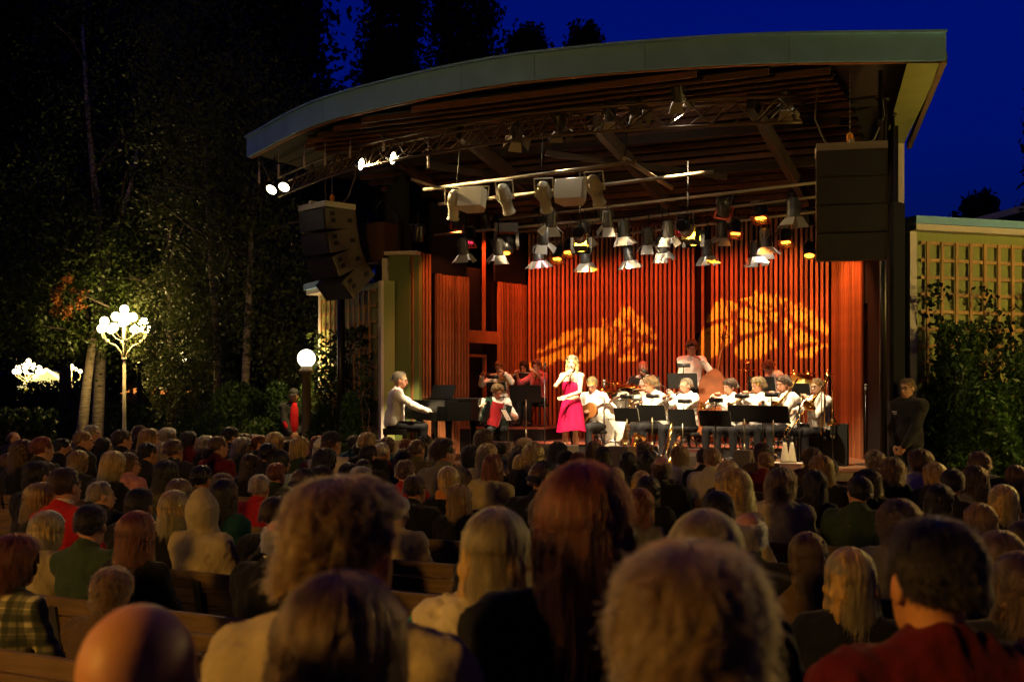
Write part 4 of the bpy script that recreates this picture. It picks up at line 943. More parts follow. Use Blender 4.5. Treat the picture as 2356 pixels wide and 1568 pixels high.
def leg_mesh(name, J, res=.02, seed=3):
    pr = [el(J['P'] + np.array([0, 0, -.02]), (.165, .125, .11), .04)]
    for s_ in 'LR': pr += [rc(J['K0' + s_], J['K' + s_], .088, .066, .03), rc(J['K' + s_], J['A' + s_], .066, .052, .03)]
    V, F = nets(pr, res, lambda G: fold(G, .005, seed)); return mesh_np(name, V, F, [LEATHER()])
def shoe_mesh(name, J):
    pr = []
    for s_ in 'LR':
        a = J['A' + s_]; pr += [rc(a + np.array([0, -.03, -.03]), a + np.array([0, .15, -.05]), .045, .036, .03), rc(a, a + np.array([0, 0, -.03]), .045, .045, .02)]
    V, F = nets(pr, .014); return mesh_np(name, V, F, [mat('shoe', (.02, .018, .016), .35)])

# ---- hair: a shaped cap plus combed strands
STY = {  # length, thickness of layer, curl, clump, lift, swirl
 'short': (.032, .007, .002, .3, .006, .5), 'messy': (.055, .013, .006, .5, .016, .9), 'bob': (.19, .020, .003, .45, .004, .15), 'long': (.36, .022, .006, .5, .004, .1),
 'curly': (.13, .03, .013, .35, .015, .6), 'curlshort': (.05, .016, .010, .4, .014, .8), 'wavy': (.27, .028, .011, .45, .008, .3), 'bald': (.035, .006, .002, .2, .006, .2), 'bun': (.10, .012, .004, .5, .004, .2), 'longer': (.47, .024, .007, .5, .004, .1)}
def hair_cap(style, fine=False):
    L, th, curl, cl, lift, sw = STY[style]; t = th * (.3 if fine else .6); A_ = .9 if fine else 1.
    pr = [el((0, -.018, .034), (.078 + t, .098 + t, .088 + t), .02)]
    if style in ('bob', 'wavy', 'curly'): pr.append(el((0, -.03, -.02), (.083 + t, .09 + t, .10 if style == 'bob' else .09), .03))
    if style == 'wavy': pr += [el((0, -.055, -.09), (.10, .06, .13), .04)]
    if style in ('long', 'longer'):
        z = -.24 if style == 'long' else -.33
        pr += [el((0, -.035, -.02), (.088, .09, .10), .03), rc((.045, -.06, -.03), (.05, -.085, z), .052, .04, .03), rc((-.045, -.06, -.03), (-.05, -.085, z), .052, .04, .03), rc((0, -.07, -.03), (0, -.1, z), .05, .045, .03), rc((.075, .0, -.02), (.085, .0, z * .75), .026, .02, .02), rc((-.075, .0, -.02), (-.085, .0, z * .75), .026, .02, .02)]
    if style == 'bun': pr += [el((0, -.10, .085), (.048, .045, .04), .015)]
    if style == 'bald': pr = [el((0, -.026, .0), (.081, .09, .07), .02), el((0, .0, .11), (.13, .15, .062), .02, -1)]
    pr += [el((0, .115, -.045), (.072, .085, .105), .012, -1)]
    if style in ('short', 'messy', 'bald', 'bun', 'curlshort'): pr += [el((0, .045, -.165), (.15, .15, .10), .015, -1)]
    def dsp(G):
        az = np.arctan2(G[:, 0], -G[:, 1]); return -.35 * A_ * max(th, .011) * (np.sin(az * 23 + 7 * G[:, 2]) * .5 + np.sin(az * 41 + 3) * .3 + .6 * vnoise(G, 60 if curl < .01 else 110, len(style))) 
    V, F = nets(pr, .0052 if fine else .0075, dsp); return mesh_np('hair', V, F, [MATS['hair']])
def hair_strands(style, n, seed, rad=.00035, k=10):
    L, th, curl, clump, lift, sw = STY[style]; r = np.random.default_rng(seed)
    az = r.uniform(0, 2 * np.pi, n); front = np.cos(az)                      # 0 = front
    sh = style in ('short', 'messy', 'curlshort'); ml = np.where(front > .55, 44 if sh else 56, np.where(front > -.1, 78 if sh else 92, 110 if sh else 118)) if style != 'bald' else np.full(n, 118)
    lo = 1.0 if style != 'bald' else math.cos(R(62))
    cth = r.uniform(0, 1, n); hi = np.cos(np.radians(ml)); th0 = np.arccos(np.clip(lo - cth * (lo - hi), -1, 1))
    if style == 'bald': az = np.where(np.cos(az) > .35, np.pi - az, az)
    layer = r.uniform(.15, 1, n) * th
    ln = L * r.uniform(.75, 1.08, n)
    ncl = 46; ci = (az / (2 * np.pi) * ncl).astype(int) + 50 * (th0 * 3).astype(int); cj = r.normal(size=5000)
    pts = np.zeros((n, k, 3)); aa = az.copy(); tt = th0.copy(); ph = r.uniform(0, 6.28, (n, 2)); hang = np.zeros(n); inw = r.uniform(-.2, 1, n)
    C0 = np.array([0, -.018, .034]); Rad = np.array([.078, .098, .088]); lim = np.where(np.cos(az) > .35, 1.25, 1.75)
    fly = (r.uniform(0, 1, n) < .05) * r.uniform(.5, 2.2, n); fx = r.normal(size=(n, 3))
    for i in range(k):
        f = i / (k - 1); off = 1 + (layer + lift * f) / .088
        x = np.sin(tt) * np.sin(aa); y = np.sin(tt) * np.cos(aa); z = np.cos(tt)
        p = C0 + np.stack([x, y, z], 1) * Rad * off[:, None]; p[:, 2] -= hang
        if hang.any():
            s_ = np.clip(hang / max(L, .05), 0, 1); p[:, 0] *= 1 - .22 * s_ * inw; p[:, 1] = p[:, 1] - .035 * s_
        q_ = curl * f * (1 + .5 * cj[ci % 5000])
        p[:, 0] += q_ * np.sin(f * 9 + ph[:, 0] * .4 + cj[(ci + 7) % 5000] * 2) + .004 * f * np.sin(ph[:, 1]); p[:, 1] += q_ * np.cos(f * 8 + ph[:, 1] * .4 + cj[(ci + 9) % 5000] * 2)
        p[:, 2] += q_ * .4 * np.sin(f * 12 + ph[:, 0])
        p += fx * (fly * f * f * .009)[:, None]
        pts[:, i] = p
        st = ln / (k - 1) / .09
        sl = tt < lim; tt = np.where(sl, np.minimum(tt + st, lim + .001), tt); hang = np.where(sl, hang, hang + ln / (k - 1))
        sd = np.where(np.sin(aa) >= 0, 1, -1)
        aa = aa + sw * st * .5 + np.where((np.cos(aa) > .3) & (tt > .7), sd * st * 1.1, 0) + clump * .05 * cj[ci % 5000] * f
    hc = bpy.data.hair_curves.new('hair_strands'); hc.add_curves([k] * n)
    hc.position_data.foreach_set('vector', pts.astype(np.float32).ravel())
    ra = hc.attributes.get('radius') or hc.attributes.new('radius', 'FLOAT', 'POINT')
    ra.data.foreach_set('value', np.tile(np.linspace(1, .35, k) * rad * 2, n).astype(np.float32))
    hc.materials.append(MATS['hair_strand']); return hc
def make_hair_mats():
    m = mat('hair', rough=.45, objcol=True, var=.5, vscale=34, stretch=(1, 1, .16), bump=.8, bscale=70, spec=.4)
    h = bpy.data.materials.new('hair_strand'); h.use_nodes = True; t = h.node_tree; t.nodes.remove(t.nodes['Principled BSDF'])
    hb_ = t.nodes.new('ShaderNodeBsdfHairPrincipled'); hb_.parametrization = 'COLOR'; hb_.inputs['Roughness'].default_value = .38; hb_.inputs['Radial Roughness'].default_value = .5
    oi = t.nodes.new('ShaderNodeObjectInfo'); hi_ = t.nodes.new('ShaderNodeHairInfo'); hv = t.nodes.new('ShaderNodeHueSaturation'); mr = t.nodes.new('ShaderNodeMapRange'); mr.inputs[3].default_value = .6; mr.inputs[4].default_value = 1.3; tcn = t.nodes.new('ShaderNodeTexCoord'); mpn = t.nodes.new('ShaderNodeMapping'); mpn.inputs['Scale'].default_value = (1, 1, .16); ns = t.nodes.new('ShaderNodeTexNoise'); ns.inputs['Scale'].default_value = 34; ns.inputs['Detail'].default_value = 4; t.links.new(tcn.outputs['Object'], mpn.inputs[0]); t.links.new(mpn.outputs[0], ns.inputs[0]); m2 = t.nodes.new('ShaderNodeMapRange'); m2.inputs[1].default_value = .32; m2.inputs[2].default_value = .68; m2.inputs[3].default_value = .5; m2.inputs[4].default_value = 1.5; t.links.new(ns.outputs[0], m2.inputs[0]); mu = t.nodes.new('ShaderNodeMath'); mu.operation = 'MULTIPLY'
    t.links.new(hi_.outputs['Random'], mr.inputs[0]); t.links.new(mr.outputs[0], mu.inputs[0]); t.links.new(m2.outputs[0], mu.inputs[1]); t.links.new(mu.outputs[0], hv.inputs['Value']); t.links.new(oi.outputs['Color'], hv.inputs['Color']); t.links.new(hv.outputs[0], hb_.inputs['Color'])
    t.links.new(hb_.outputs[0], t.nodes['Material Output'].inputs[0]); MATS['hair_strand'] = h
make_hair_mats()
CAPS = {}; STR = {}
def hair(person, HM, style, col, dense=0, extra=1.0):
    if style == 'none': return
    ck = (style, dense == 2)
    if ck not in CAPS: CAPS[ck] = hair_cap(*ck)
    key = (style, dense)
    if key not in STR: STR[key] = hair_strands(style, {0: 1500, 1: 4500, 2: 12000}[dense] if style != 'bald' else 900 + 2500 * dense, 5 + len(STR), {0: .0007, 1: .0006, 2: .0005}[dense])
    M = HM @ Matrix.Diagonal((extra, extra, extra, 1))
    h = link('hair', CAPS[ck], person, M, col); link('hair_strands', STR[key], h, None, col); tag(h.children[0], kind='stuff')
    return h
HATM = lambda: mat('cap_cloth', rough=.85, objcol=True, var=.08, bump=.3, bscale=60)
def hat(person, HM, col, brim=True, back=False):
    V, F = nets([el((0, -.01, .05), (.089, .112, .085), .02), el((0, .0, -.06), (.2, .2, .085), .01, -1)], .008)
    h = link('cap', mesh_np('cap', V, F, [HATM()]), person, HM @ (RZ(math.pi) if back else Matrix.Identity(4)), col)
    if brim: 
        V, F = nets([el((0, .115, .028), (.072, .085, .009), .01, M=RX(R(-14)))], .007); link('cap_brim', mesh_np('cap_brim', V, F, [HATM()]), h, None, col)
    link('cap_button', MB().sphere((0, -.01, .135), .008, 8, 5).mesh('cap_button', [HATM()]), h, None, col)
    return h
def hood_up(person, HM, col):
    V, F = nets([el((0, -.02, .025), (.105, .125, .125), .03), el((0, -.02, .13), (.05, .06, .05), .04), rc((0, -.03, -.06), (0, -.02, -.15), .09, .12, .04), el((0, .14, -.02), (.08, .09, .11), .02, -1)], .009, lambda G: fold(G, .004, 9, 25)); link('hood', mesh_np('hood', V, F, [CLOTH()]), person, HM, col)
def glasses(person, HM, col=(.05, .04, .03)):
    mb = MB()
    for s_ in (-1, 1):
        mb.tube([(s_ * .032 + .022 * math.cos(a), .108, .002 + .016 * math.sin(a)) for a in np.linspace(0, 6.28, 13)], .0022, 5)
        mb.tube([(s_ * .054, .106, .006), (s_ * .078, .06, .008), (s_ * .08, -.01, .0)], .002, 5)
    mb.tube([(-.01, .11, .004), (.01, .11, .004)], .002, 5); o = ob('eyeglasses', mb, mat('glasses_frame', (.08, .06, .04), .3), person, HM); return o
# ------------------------------------------------------------------ benches and spectators
N27 = Vector((math.sin(R(27)), math.cos(R(27)), 0)); U27 = Vector((math.cos(R(27)), -math.sin(R(27)), 0))
ROW0, PITCH = 3.45, .93
HCOL = {'black': (.012, .009, .007), 'dark': (.035, .02, .011), 'brown': (.085, .045, .02), 'light brown': (.20, .10, .03), 'blond': (.42, .25, .07), 'pale blond': (.54, .37, .13), 'grey': (.27, .20, .12), 'white': (.52, .45, .33), 'auburn': (.12, .03, .012), 'red': (.11, .022, .008)}
CCOL = {'black': (.006, .006, .007), 'dark': (.018, .016, .016), 'red': (.42, .012, .012), 'dark red': (.12, .006, .008), 'beige': (.42, .34, .20), 'cream': (.58, .50, .34), 'olive': (.12, .10, .04), 'grey': (.14, .13, .12), 'green': (.015, .10, .03), 'teal': (.01, .06, .07),
        'pink': (.55, .22, .2), 'light blue': (.25, .32, .38), 'lavender': (.42, .38, .42), 'brown': (.10, .06, .03), 'yellow': (.58, .46, .2), 'white': (.62, .58, .5), 'orange': (.55, .2, .04), 'dark green': (.03, .05, .025)}
# tile origin x, y (photo pixels); then head centre x, head top y, head width in the enlarged tile, hair style, hair colour, clothing colour, extras
A, B, C, D = (0, 1500), (960, 1500), (1920, 1500), (2880, 1500); E, F_, G_, H_ = (0, 1956), (960, 1956), (1920, 1956), (2880, 1956)
CROWD = [
 (A, 55, 280, 110, 'bald', 'dark', 'dark'), (A, 625, 270, 140, 'short', 'light brown', 'dark'), (A, 805, 222, 122, 'short', 'grey', 'black'), (A, 770, 320, 142, 'bob', 'brown', 'dark'),
 (A, 330, 330, 165, 'short', 'auburn', 'dark'), (A, 150, 370, 185, 'wavy', 'brown', 'black'), (A, 10, 480, 120, 'short', 'brown', 'dark'), (A, 525, 345, 135, 'short', 'black', 'black'), (A, 915, 345, 145, 'bob', 'black', 'dark'),
 (A, 1120, 265, 150, 'short', 'dark', 'dark', 'glasses'), (A, 1275, 236, 120, 'curly', 'brown', 'dark'), (A, 1345, 262, 150, 'bob', 'light brown', 'dark'), (A, 1500, 260, 145, 'curly', 'grey', 'black'), (A, 1290, 385, 150, 'short', 'black', 'dark'),
 (A, 1442, 390, 170, 'curly', 'grey', 'black'), (A, 1630, 352, 150, 'short', 'brown', 'dark', 'whitecollar'), (A, 1720, 285, 130, 'bob', 'black', 'dark red'), (A, 1850, 332, 110, 'curly', 'grey', 'dark'), (A, 1985, 326, 150, 'short', 'brown', 'dark red', 'glasses'),
 (A, 2090, 240, 150, 'short', 'black', 'dark', 'glasses'), (A, 2160, 342, 160, 'curly', 'grey', 'dark green', 'glasses'), (A, 2255, 300, 125, 'short', 'dark', 'dark'), (A, 2345, 312, 125, 'bob', 'dark', 'dark red'), (A, 1890, 420, 145, 'short', 'black', 'teal'),
 (A, 2230, 492, 180, 'bob', 'dark', 'black'), (A, 680, 460, 180, 'bob', 'light brown', 'dark'), (A, 862, 460, 205, 'bob', 'blond', 'black'), (A, 1180, 482, 195, 'bob', 'brown', 'pink', 'glasses hood'), (A, 1430, 556, 210, 'bob', 'black', 'olive'), (A, 1740, 592, 205, 'short', 'black', 'brown'),
 (A, 340, 556, 200, 'short', 'black', 'black'), (A, 600, 616, 255, 'short', 'dark', 'red', 'whitecollar'), (A, 2080, 672, 200, 'bob', 'brown', 'black'), (A, 2322, 676, 215, 'short', 'grey', 'red'), (A, 300, 766, 250, 'bob', 'light brown', 'dark'), (A, 940, 746, 220, 'short', 'grey', 'dark'),
 (A, 1120, 800, 220, 'short', 'black', 'black'), (A, 1512, 836, 265, 'bob', 'blond', 'black'), (A, 1850, 866, 285, 'hoodup', 'beige', 'beige'), (A, 232, 1026, 335, 'bob', 'pale blond', 'beige', 'hood'), (A, 780, 962, 300, 'short', 'black', 'dark green'), (A, 1262, 1042, 360, 'wavy', 'auburn', 'black', 'fur'),
 (E, -60, 150, 560, 'curly', 'auburn', 'plaid', 'plaid'), (E, 880, 425, 450, 'messy', 'light brown', 'brown'),
 (B, 25, 312, 130, 'short', 'auburn', 'dark'), (B, 190, 296, 160, 'long', 'blond', 'dark'), (B, 325, 336, 155, 'long', 'blond', 'dark green'), (B, 545, 342, 165, 'cap', 'white', 'dark red', 'brim'), (B, 712, 285, 165, 'cap', 'black', 'cream', 'brim'), (B, 965, 290, 150, 'short', 'blond', 'black'),
 (B, 985, 408, 150, 'short', 'black', 'dark'), (B, 1180, 387, 142, 'short', 'white', 'dark red'), (B, 1325, 452, 170, 'curly', 'brown', 'dark'), (B, 1470, 357, 145, 'short', 'brown', 'olive'), (B, 1660, 457, 190, 'wavy', 'dark', 'teal'), (B, 1770, 352, 180, 'messy', 'dark', 'grey'),
 (B, 2010, 266, 180, 'wavy', 'brown', 'dark'), (B, 2062, 402, 190, 'wavy', 'blond', 'yellow'), (B, 2092, 502, 200, 'long', 'auburn', 'yellow', 'hood'), (B, 2310, 482, 170, 'short', 'blond', 'black'), (B, 92, 386, 160, 'short', 'black', 'dark'), (B, 205, 462, 195, 'wavy', 'black', 'light blue', 'hood'),
 (B, 400, 625, 220, 'cap', 'black', 'brown', 'back'), (B, 580, 600, 165, 'bob', 'black', 'dark'), (B, 682, 480, 170, 'bob', 'auburn', 'dark red'), (B, 775, 572, 150, 'short', 'black', 'black'), (B, 870, 602, 205, 'short', 'grey', 'brown'), (B, 1390, 542, 190, 'short', 'brown', 'red'), (B, 1436, 682, 235, 'short', 'dark', 'black'),
 (B, 1800, 612, 200, 'bob', 'blond', 'black', 'orange'), (B, 1885, 782, 270, 'long', 'light brown', 'black'), (B, 1325, 886, 250, 'cap', 'white', 'beige', 'back'), (B, 30, 880, 230, 'short', 'dark', 'black'), (B, 64, 1067, 330, 'bald', 'white', 'black', 'whitecollar'), (B, 2010, 1092, 230, 'long', 'brown', 'dark'),
 (C, 80, 352, 150, 'curly', 'blond', 'dark'), (C, 205, 392, 205, 'wavy', 'blond', 'dark'), (C, 372, 392, 135, 'long', 'black', 'dark'), (C, 680, 372, 150, 'long', 'brown', 'dark'), (C, 600, 472, 155, 'short', 'auburn', 'dark'), (C, 482, 462, 150, 'short', 'black', 'black'), (C, 440, 572, 180, 'short', 'brown', 'dark'),
 (C, 190, 562, 240, 'cap', 'black', 'black', 'back'), (C, 980, 612, 185, 'short', 'blond', 'dark'), (C, 1060, 482, 165, 'long', 'black', 'black'), (C, 1205, 387, 130, 'curly', 'dark', 'black'), (C, 1320, 502, 135, 'short', 'dark', 'dark'), (C, 1410, 512, 190, 'bald', 'dark', 'black', 'whitecollar'),
 (C, 1570, 422, 160, 'curly', 'light brown', 'lavender', 'hood'), (C, 1845, 432, 170, 'short', 'light brown', 'cream'), (C, 2055, 565, 215, 'wavy', 'blond', 'dark'), (C, 2010, 642, 290, 'wavy', 'blond', 'beige'), (C, 1930, 832, 310, 'short', 'black', 'black'), (C, 2275, 472, 150, 'short', 'light brown', 'dark red'),
 (C, 1105, 652, 150, 'bob', 'blond', 'lavender'), (C, 1250, 702, 185, 'bob', 'black', 'black'), (C, 1080, 812, 205, 'bob', 'auburn', 'grey'), (C, 180, 872, 205, 'bun', 'dark', 'dark'), (C, 2100, 1012, 320, 'bald', 'white', 'dark'),
 (D, 930, 466, 190, 'curly', 'brown', 'black'), (D, 1050, 532, 195, 'curly', 'brown', 'black', 'whitecollar'), (D, 1440, 462, 205, 'curly', 'brown', 'lavender'), (D, 1560, 582, 190, 'wavy', 'blond', 'dark'), (D, 1675, 622, 215, 'short', 'black', 'dark'), (D, 520, 512, 215, 'long', 'light brown', 'dark'),
 (D, 155, 632, 300, 'curly', 'brown', 'beige', 'hood'), (D, 332, 642, 160, 'bob', 'black', 'dark'), (D, 870, 642, 225, 'wavy', 'black', 'black', 'hoodcream'), (D, 2010, 466, 190, 'short', 'brown', 'black'), (D, 2165, 592, 180, 'bob', 'brown', 'black'), (D, 2055, 782, 280, 'longer', 'blond', 'dark'),
 (D, 1440, 762, 225, 'bob', 'black', 'black'), (D, 1935, 962, 320, 'bob', 'light brown', 'black', 'fur'), (D, 2230, 1226, 320, 'wavy', 'brown', 'dark'), (D, 550, 1236, 320, 'long', 'brown', 'brown'), (H_, 760, 268, 380, 'long', 'blond', 'black'),
]
# standing people close to the camera: x, y of head top and distance, style, colours
NEAR = [(785, 1110, 1.98, 'messy', 'light brown', 'beige', 'big brown-haired head of a man standing in the middle foreground', 'beige jacket', -.35), (300, 1382, 1.42, 'none', 'dark', 'black', 'bald man standing closest at the lower left', 'black coat', -.2),
        (775, 1348, 1.68, 'wavy', 'brown', 'yellow', 'woman with streaked brown hair and yellow coat at the bottom', 'yellow coat', -.3), (1345, 1080, 2.25, 'longer', 'red', 'black', 'tall woman with long dark red hair and black coat', 'black coat', -.1), (1590, 1272, 1.38, 'messy', 'light brown', 'dark', 'tousled light brown head closest at the lower right', 'dark coat', -.15),
        (1138, 1180, 2.95, 'long', 'blond', 'cream', 'woman with straight blond hair in a cream hooded jacket', 'cream jacket', -.25), (1626, 1186, 2.70, 'long', 'blond', 'dark', 'blond woman standing between the red-haired woman and the tousled head', 'dark coat', -.1), (2165, 1196, 2.10, 'short', 'black', 'dark red', 'dark-haired man in dark red coat at the lower right', 'dark red coat', .25)]
BODY = {}; TOP = {}; LEG = {}
def body_for(sit, yq, female):
    k = (sit, yq, female)
    if k not in BODY:
        J = fig(sit, lean=.10 if sit else .02, hyaw=R(yq), hpitch=-.02, female=female); BODY[k] = (body_mesh('person', J, .0135 if sit else .010, face=True), J)
    return BODY[k]
def top_for(sit, female, var, hood):
    k = (sit, female, var, hood)
    if k not in TOP:
        J = fig(sit, lean=.10 if sit else .02, female=female); TOP[k] = top_mesh('jacket', J, .019 if sit else .012, fat=.012 + .008 * var, hood=hood, seed=10 + var * 3 + hood, amp=.013 if sit else .013, ff=21. if sit else 27.)
    return TOP[k]
SKC = [(.48, .24, .15), (.44, .21, .13), (.52, .27, .17), (.40, .19, .11)]
PLAID = None
def plaid():
    m = bpy.data.materials.new('plaid_shirt'); m.use_nodes = True; t = m.node_tree; b = t.nodes['Principled BSDF']; tc = t.nodes.new('ShaderNodeTexCoord'); acc = None
    for ax, f, ph in (('X', 2.6, 0), ('Z', 2.6, .5), ('Z', 5.2, 1.9), ('X', 5.2, 2.2)):
        wv = t.nodes.new('ShaderNodeTexWave'); wv.wave_type = 'BANDS'; wv.bands_direction = ax; wv.inputs['Scale'].default_value = f; wv.inputs['Phase Offset'].default_value = ph; t.links.new(tc.outputs['Object'], wv.inputs[0])
        cr = t.nodes.new('ShaderNodeMapRange'); cr.inputs[1].default_value = .45; cr.inputs[2].default_value = .6; cr.inputs[3].default_value = .35; cr.inputs[4].default_value = 1; t.links.new(wv.outputs['Fac'], cr.inputs[0])
        if acc is None: acc = cr.outputs[0]
        else:
            mm = t.nodes.new('ShaderNodeMath'); mm.operation = 'MULTIPLY'; t.links.new(acc, mm.inputs[0]); t.links.new(cr.outputs[0], mm.inputs[1]); acc = mm.outputs[0]
    mxn = t.nodes.new('ShaderNodeMix'); mxn.data_type = 'RGBA'; mxn.inputs[6].default_value = (.02, .03, .02, 1); mxn.inputs[7].default_value = (.62, .56, .30, 1); t.links.new(acc, mxn.inputs[0]); t.links.new(mxn.outputs[2], b.inputs['Base Color']); b.inputs['Roughness'].default_value = .9
    return m
HN = {'short': 'short {} hair', 'messy': 'tousled {} hair', 'bob': '{} bobbed hair', 'long': 'long {} hair', 'longer': 'very long {} hair', 'curly': 'curly {} hair', 'wavy': 'wavy {} hair', 'bald': 'bald crown', 'bun': '{} hair in a bun'}
ORD = ['first', 'second', 'third', 'fourth', 'fifth', 'sixth', 'seventh', 'eighth', 'ninth', 'tenth', 'eleventh', 'twelfth', 'thirteenth', 'fourteenth', 'fifteenth', 'sixteenth', 'seventeenth', 'eighteenth', 'nineteenth', 'twentieth'] + ['twenty-' + w for w in ('first', 'second', 'third', 'fourth', 'fifth', 'sixth', 'seventh', 'eighth', 'ninth')] + ['thirtieth'] + ['thirty-' + w for w in ('first', 'second', 'third', 'fourth', 'fifth')]
def person_at(x, d, z0, scale, byaw, look, sit, style, hcol, ccol, ex, label, group, dense=0):
    female = style in ('bob', 'long', 'longer', 'curly', 'wavy', 'bun')
    rel = math.degrees(look - byaw); yq = max(-75, min(75, round(rel / 15) * 15))
    me, J = body_for(sit, yq, female)
    o = link('person', me); o.location = (x, d, z0); o.rotation_euler = (random.gauss(0, .035), random.gauss(0, .045), byaw) if sit else (0, 0, byaw); o.scale = (scale,) * 3; sk = random.choice(SKC); o.color = (*sk, 1)
    tag(o, label, 'person', group)
    cc = np.array(CCOL.get(ccol, (.3, .3, .2))) * random.uniform(.85, 1.15)
    var = 2 if 'hood' in ex or style == 'hoodup' else random.randint(0, 1)
    tm = top_for(sit, female, var, 'hood' in ex); jk = link('jacket', tm, o, None, cc)
    if 'plaid' in ex:
        jk.data = tm.copy(); jk.data.materials[0] = plaid()
    if sit:
        if 'leg' not in LEG: LEG['leg'] = leg_mesh('trousers', fig(True, .10), .03)
        link('trousers', LEG['leg'], o, None, (.02, .02, .025))
    elif 'stand' not in LEG: LEG['stand'] = leg_mesh('trousers', fig(False), .03)
    if not sit: link('trousers', LEG['stand'], o, None, (.02, .02, .025))
    HM = J['HM']
    def ring(nm, col, r0, h, dz=0.):
        if nm + str(sit) not in LEG: LEG[nm + str(sit)] = MB().lathe([(r0, -.03), (r0 * 1.03, 0), (r0 * .93, h)], 16, T(Vector(J['N']) + Vector((0, -.004, .01 + dz))) @ RX(R(-14)), cap=False).mesh(nm, [CLOTH()])
        link(nm, LEG[nm + str(sit)], o, None, col)
    if 'whitecollar' in ex: ring('shirt_collar', (.6, .55, .48), .068, .05, .012)
    if 'orange' in ex: ring('scarf', (.6, .22, .04), .105, .05)
    if 'fur' in ex: ring('fur_collar', (.35, .27, .15), .11, .05)
    if 'hoodcream' in ex: ring('cream_collar', (.55, .48, .3), .12, .03)
    if 'glasses' in ex: glasses(o, HM)
    if style == 'cap':
        hair(o, HM, 'short', HCOL['brown' if hcol == 'black' else 'grey'], 0, .985); hat(o, HM, CCOL['black'] if hcol == 'black' else (.62, .58, .5), True, 'back' in ex)
    elif style == 'hoodup': hood_up(o, HM, CCOL['beige'])
    else:
        h = np.array(HCOL[hcol]) * random.uniform(.8, 1.2); hair(o, HM, style, tuple(h), dense)
    return o
TL = Vector((1.6, 18.0, 0))
items = []
for rec in CROWD:
    (ox, oy), zx, zy, zw, style, hcol, ccol = rec[:7]; ex = rec[7] if len(rec) > 7 else ''
    sx = (ox + zx / 2.454) * .613542; sy = (oy + zy / 2.454) * .613542; w = zw / 2.454 * .613542
    hw = {'bob': .20, 'wavy': .215, 'curly': .22, 'long': .20, 'longer': .2, 'hoodup': .23, 'short': .178, 'cap': .19, 'bald': .175}.get(style, .185)
    d = hw * FPX / w; zt = HC - (sy - HY) * d / FPX; ztc = min(1.40, max(1.20, zt)); d = (HC - ztc) * FPX / (sy - HY) if zt != ztc else d
    rx = (sx - CX) / FPX                                               # slide along the view ray to the nearest bench row
    k = round(((rx * N27.x + N27.y) * d - ROW0) / PITCH); k = max(0, k); d = (ROW0 + k * PITCH) / (rx * N27.x + N27.y)
    zt = HC - (sy - HY) * d / FPX
    items.append([k, rx * d, d, zt, style, hcol, ccol, ex])
rf = random.Random(5)                                                  # dark-clad neighbours who fill the benches
for k in range(1, 11):
    s_ = ROW0 + k * PITCH
    for u in np.arange(-9.5, 4.5, .56):
        c = N27 * s_ + U27 * (u + rf.uniform(-.06, .06) + .2 * (k % 2))
        if c.y < 3: continue
        px = CX + c.x / c.y * FPX; zt = rf.uniform(1.19, 1.29); py = HY + (HC - zt) * FPX / c.y
        if px < -60 or px > 2400 or (px < 560 and (py > 1150 or rf.random() < .35)) or (880 < px < 1080 and 1225 < py < 1420) or (1730 < px < 1870 and 1220 < py < 1480): continue
        if any(abs(it[1] - c.x) < .40 and it[0] == k for it in items) or rf.random() < .25: continue
        items.append([k, c.x, c.y, zt, rf.choice(['short', 'bob', 'wavy', 'short', 'long', 'curly']), rf.choice(['black', 'dark', 'dark', 'brown', 'auburn']), rf.choice(['black', 'dark', 'dark', 'brown', 'dark green', 'teal', 'grey', 'dark red']), rf.choice(['', '', '', 'hood', 'glasses', 'fur'])])
rows = {}
for it in items: rows.setdefault(it[0], []).append(it)
maxk = max(rows)
for k, L_ in rows.items():
    L_.sort(key=lambda t: t[1])
    for i, (kk, x, d, zt, style, hcol, ccol, ex) in enumerate(L_):
        sc = min(1.12, max(.86, zt / 1.315)); z0 = zt - 1.315 * sc
        desc = 'hood up' if style == 'hoodup' else (f'{hcol} cap' if style == 'cap' else HN[style].format(hcol))
        if style == 'bald': desc = f'balding {hcol} head'
        cl_ = 'plaid shirt' if ccol == 'plaid' else f'{ccol} jacket'
        lab = f'spectator with {desc} in {cl_}, {ORD[i]} from left, {ORD[maxk - k]} row from stage'.replace('very long', 'long')
        if len(lab.split()) > 16: lab = lab.replace(' from stage', '')
        look = yaw_to(TL.x - x, TL.y - d) + random.choice((random.gauss(0, .16), random.gauss(0, .16), random.gauss(0, .6), random.gauss(0, .16))); by = -R(27) + random.gauss(0, .06)
        person_at(x, d, z0, sc, by, look, True, style, hcol, ccol, ex, lab, 'seated spectators', 1 if k < 4 else 0)
for (px, py, d, style, hcol, ccol, lab, _c, hy) in NEAR:
    p = W(px, py, d); person_at(p.x, d, 0, p.z / 1.70, hy * .6, hy, False, style, hcol, ccol, 'hood' if ccol == 'cream' else '', lab, 'people standing at the back', 2).color = (.56, .25, .09, 1)
p = W(975, 1438, 3.5); bg_ = thing('teal_bag', 'crumpled teal cloth bag beside the woman in the cream jacket', 'bag', (p.x, p.y, p.z - .16))
V, F = nets([el((0, 0, .1), (.08, .06, .10), .03), el((.04, 0, .17), (.05, .04, .04), .03)], .008, lambda G: fold(G, .012, 31, 40)); link('pouch', mesh_np('pouch', V, F, [CLOTH()]), bg_, None, (.01, .20, .16))
ob('strap', MB().tube([(-.05, 0, .16), (-.02, -.03, .22), (.05, 0, .18)], .007, 6), CLOTH(), bg_, None, (.01, .2, .16))
